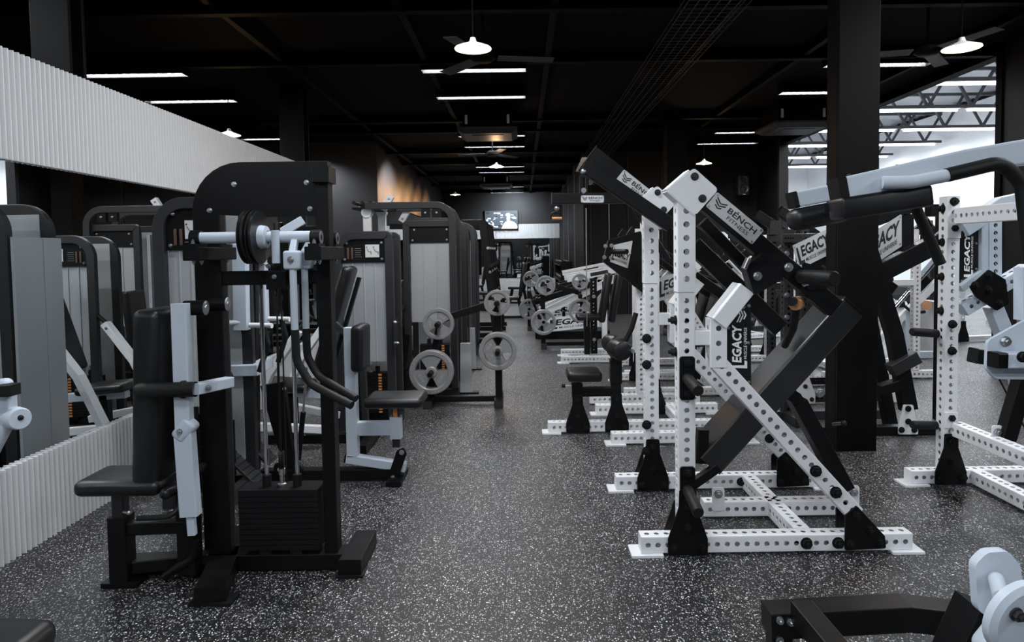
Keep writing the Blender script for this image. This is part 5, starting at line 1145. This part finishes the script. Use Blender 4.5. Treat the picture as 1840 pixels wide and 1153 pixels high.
# ================================================================ television, speaker, ceiling gear
tv = Mach('wall_television', 'flat television on the far wall showing a man in a white shirt', 'television', (-.86, 25.95, 0))
p0, p1 = hit(872, 411, y=25.93), hit(930, 378, y=25.93); cx, cz = (p0.x+p1.x)/2, (p0.z+p1.z)/2; w_, h_ = (p1.x-p0.x), (p1.z-p0.z)
o0 = V((cx+.86-w_/2, -.052, cz-h_/2))
tv.part('casing', MB().box((cx+.86, -.01, cz), (w_+.04, .08, h_+.04)), BLACK)
def emit(n, c, s=1.4): return mat(n, c, .5, emit=c, es=s)
scr = tv.part('screen', MB().plate([o0, o0+V((w_, 0, 0)), o0+V((w_, 0, h_)), o0+V((0, 0, h_))], (0, 1, 0), .004), emit('screen_grey_blue', (.03, .04, .055), 1))
rnd = random.Random(4); mbl = MB(); mbd = MB(); mbo = MB()
for i in range(34):
    x, z = rnd.random()*.9, rnd.random()*.9; a_, b_ = .03+rnd.random()*.10, .02+rnd.random()*.06; q_ = [(x, z), (min(x+a_, 1), z+rnd.uniform(-.04, .04)), (min(x+a_, 1), min(z+b_, 1)), (x, min(z+b_, 1))]
    put_poly(mbo if (z < .3 and x < .35 and i % 2) else mbl if i % 3 else mbd, q_, o0+V((0, -.004-.0002*i, 0)), V((w_, 0, 0)), V((0, 0, h_)))
tv.part('picture_lights', mbl, emit('screen_white', (.5, .62, .72), 1.1), scr)['kind'] = 'stuff'; tv.part('picture_shadows', mbd, emit('screen_black', (.01, .01, .01), 1), scr); tv.part('picture_orange', mbo, emit('screen_orange', (.6, .25, .12), 1.3), scr)
e_ = V((0, -.016, 0)); mb = MB(); put_poly(mb, [(.50, 0), (.56, .22), (.62, .36), (.70, .42), (.78, .42), (.88, .36), (.96, .22), (.98, 0)], o0+e_, V((w_, 0, 0)), V((0, 0, h_))); tv.part('picture_shirt', mb, emit('screen_shirt', (.95, .97, 1), 1.6), scr)
mb = MB(); put_poly(mb, [(.665, .44), (.66, .68), (.68, .76), (.75, .76), (.77, .66), (.755, .44)], o0+e_*1.1, V((w_, 0, 0)), V((0, 0, h_))); put_poly(mb, [(.80, .08), (.93, .08), (.97, .16), (.86, .2)], o0+e_*1.1, V((w_, 0, 0)), V((0, 0, h_))); tv.part('picture_skin', mb, emit('screen_skin', (.62, .38, .26), 1.5), scr)
mb = MB(); put_poly(mb, [(.63, .72), (.65, .84), (.74, .86), (.78, .74)], o0+e_*1.2, V((w_, 0, 0)), V((0, 0, h_))); tv.part('picture_cap', mb, emit('screen_cap', (.8, .85, .9), 1.8), scr)
for px, py, Y, lab in ((1334, 333, 15.6, 'black loudspeaker with small logo badge mounted on the dark wall'),):
    p = hit(px, py, y=Y); t = Mach('wall_speaker', lab, 'speaker', (p.x, Y, p.z))
    t.part('cabinet', MB().pad((0, 0, -.24), (0, 0, .24), .27, .24, (0, 1, 0), .03), DARK2)
    t.part('woofer', MB().lathe([(0, .0), (.04, -.01), (.09, -.03), (.1, -.035), (.11, -.02)], (0, -.10, -.09), (0, 1, 0), 28), mat('speaker_cone', (.03, .03, .03), .4)); t.part('horn', MB().lathe([(0, .02), (.05, -.01), (.075, -.02)], (0, -.11, .13), (0, 1, 0), 24), mat('speaker_cone', (.03, .03, .03), .4))
    t.part('badge', MB().box((0, -.128, -.215), (.07, .006, .02)), ORANGE); t.part('wall_bracket', MB().bar((0, .1, 0), (0, .25, 0), .06, .06), BLACK)
for px, py, Y, lab in ((878, 247, 11.0, 'black ceiling cassette air conditioner over the aisle, nearer one'), (892, 338, 19.8, 'black ceiling cassette air conditioner over the aisle, farther one'), (1425, 236, 11.0, 'black ceiling cassette air conditioner over the right side')):
    p = hit(px, py, y=Y); t = Mach('ceiling_cassette', lab, 'air conditioner', (p.x, Y, p.z))
    t.part('housing', MB().box((0, 0, (CEIL-p.z)/2+.05), (.78, .78, CEIL-p.z-.1)), BEAM)
    mb = MB(); mb.add([(-.47, -.47, .06), (.47, -.47, .06), (.47, .47, .06), (-.47, .47, .06), (-.38, -.38, 0), (.38, -.38, 0), (.38, .38, 0), (-.38, .38, 0), (-.47, -.47, .09), (.47, -.47, .09), (.47, .47, .09), (-.47, .47, .09)], [[0, 1, 5, 4], [1, 2, 6, 5], [2, 3, 7, 6], [3, 0, 4, 7], [4, 5, 6, 7], [8, 9, 1, 0], [9, 10, 2, 1], [10, 11, 3, 2], [11, 8, 0, 3], [8, 9, 10, 11]], False)
    t.part('fascia', mb, DARK2); t.part('grille', MB().box((0, 0, -.002), (.5, .5, .01)), BLACK)
    for s in (-1, 1): t.part('wire_tag', MB().box((s*.33, -.395, .22), (.04, .006, .14)), CARD)
fan = None
for px, py, lab in ((868, 104, 'ceiling fan just behind the nearest aisle lamp'), (1667, 92, 'ceiling fan beside the lamp right of the steel column'), (885, 277, 'ceiling fan far down the aisle')):
    p = hit(px, py, z=3.38)
    if fan is None:
        fan = Mach('ceiling_fan', lab, 'ceiling fan', p)
        fan.part('motor', MB().lathe([(0, -.04), (.08, -.035), (.12, -.01), (.12, .03), (.06, .07), (0, .07)], (0, 0, 0), (0, 0, 1), 28), BEAM); fan.part('rod', MB().cyl((0, 0, .06), (0, 0, .46), .014, 10), BEAM)
        for k in range(3):
            a_ = 2*PI*k/3+.15; d = V((math.cos(a_), math.sin(a_), 0)); fan.part('blade', MB().bar(d*.14, d*.68, .13, .006, (.12, .1, 1)), DARK2)
        o = fan.o
    else: o = fan.copy(p, 40)
    o['label'] = lab
# wire mesh cable tray
mb = MB(); X0, X1 = 1.42, 1.95
for i in range(7): x = X0+(X1-X0)*i/6; mb.bar((x, -3, 3.62), (x, 25.5, 3.62), .007, .007)
for s in (X0, X1): mb.bar((s, -3, 3.68), (s, 25.5, 3.68), .008, .008)
y = -3
while y < 25.5: mb.bar((X0, y, 3.625), (X1, y, 3.625), .007, .007); y += .1
o = mb.obj('cable_tray', DARK2); o['kind'] = 'structure'
mb = MB()
for x in (X0, X1):
    y = -2
    while y < 25: mb.cyl((x, y, 3.62), (x, y, CEIL), .005, 6); y += 2
o = mb.obj('tray_hangers', DARK2); o['kind'] = 'structure'
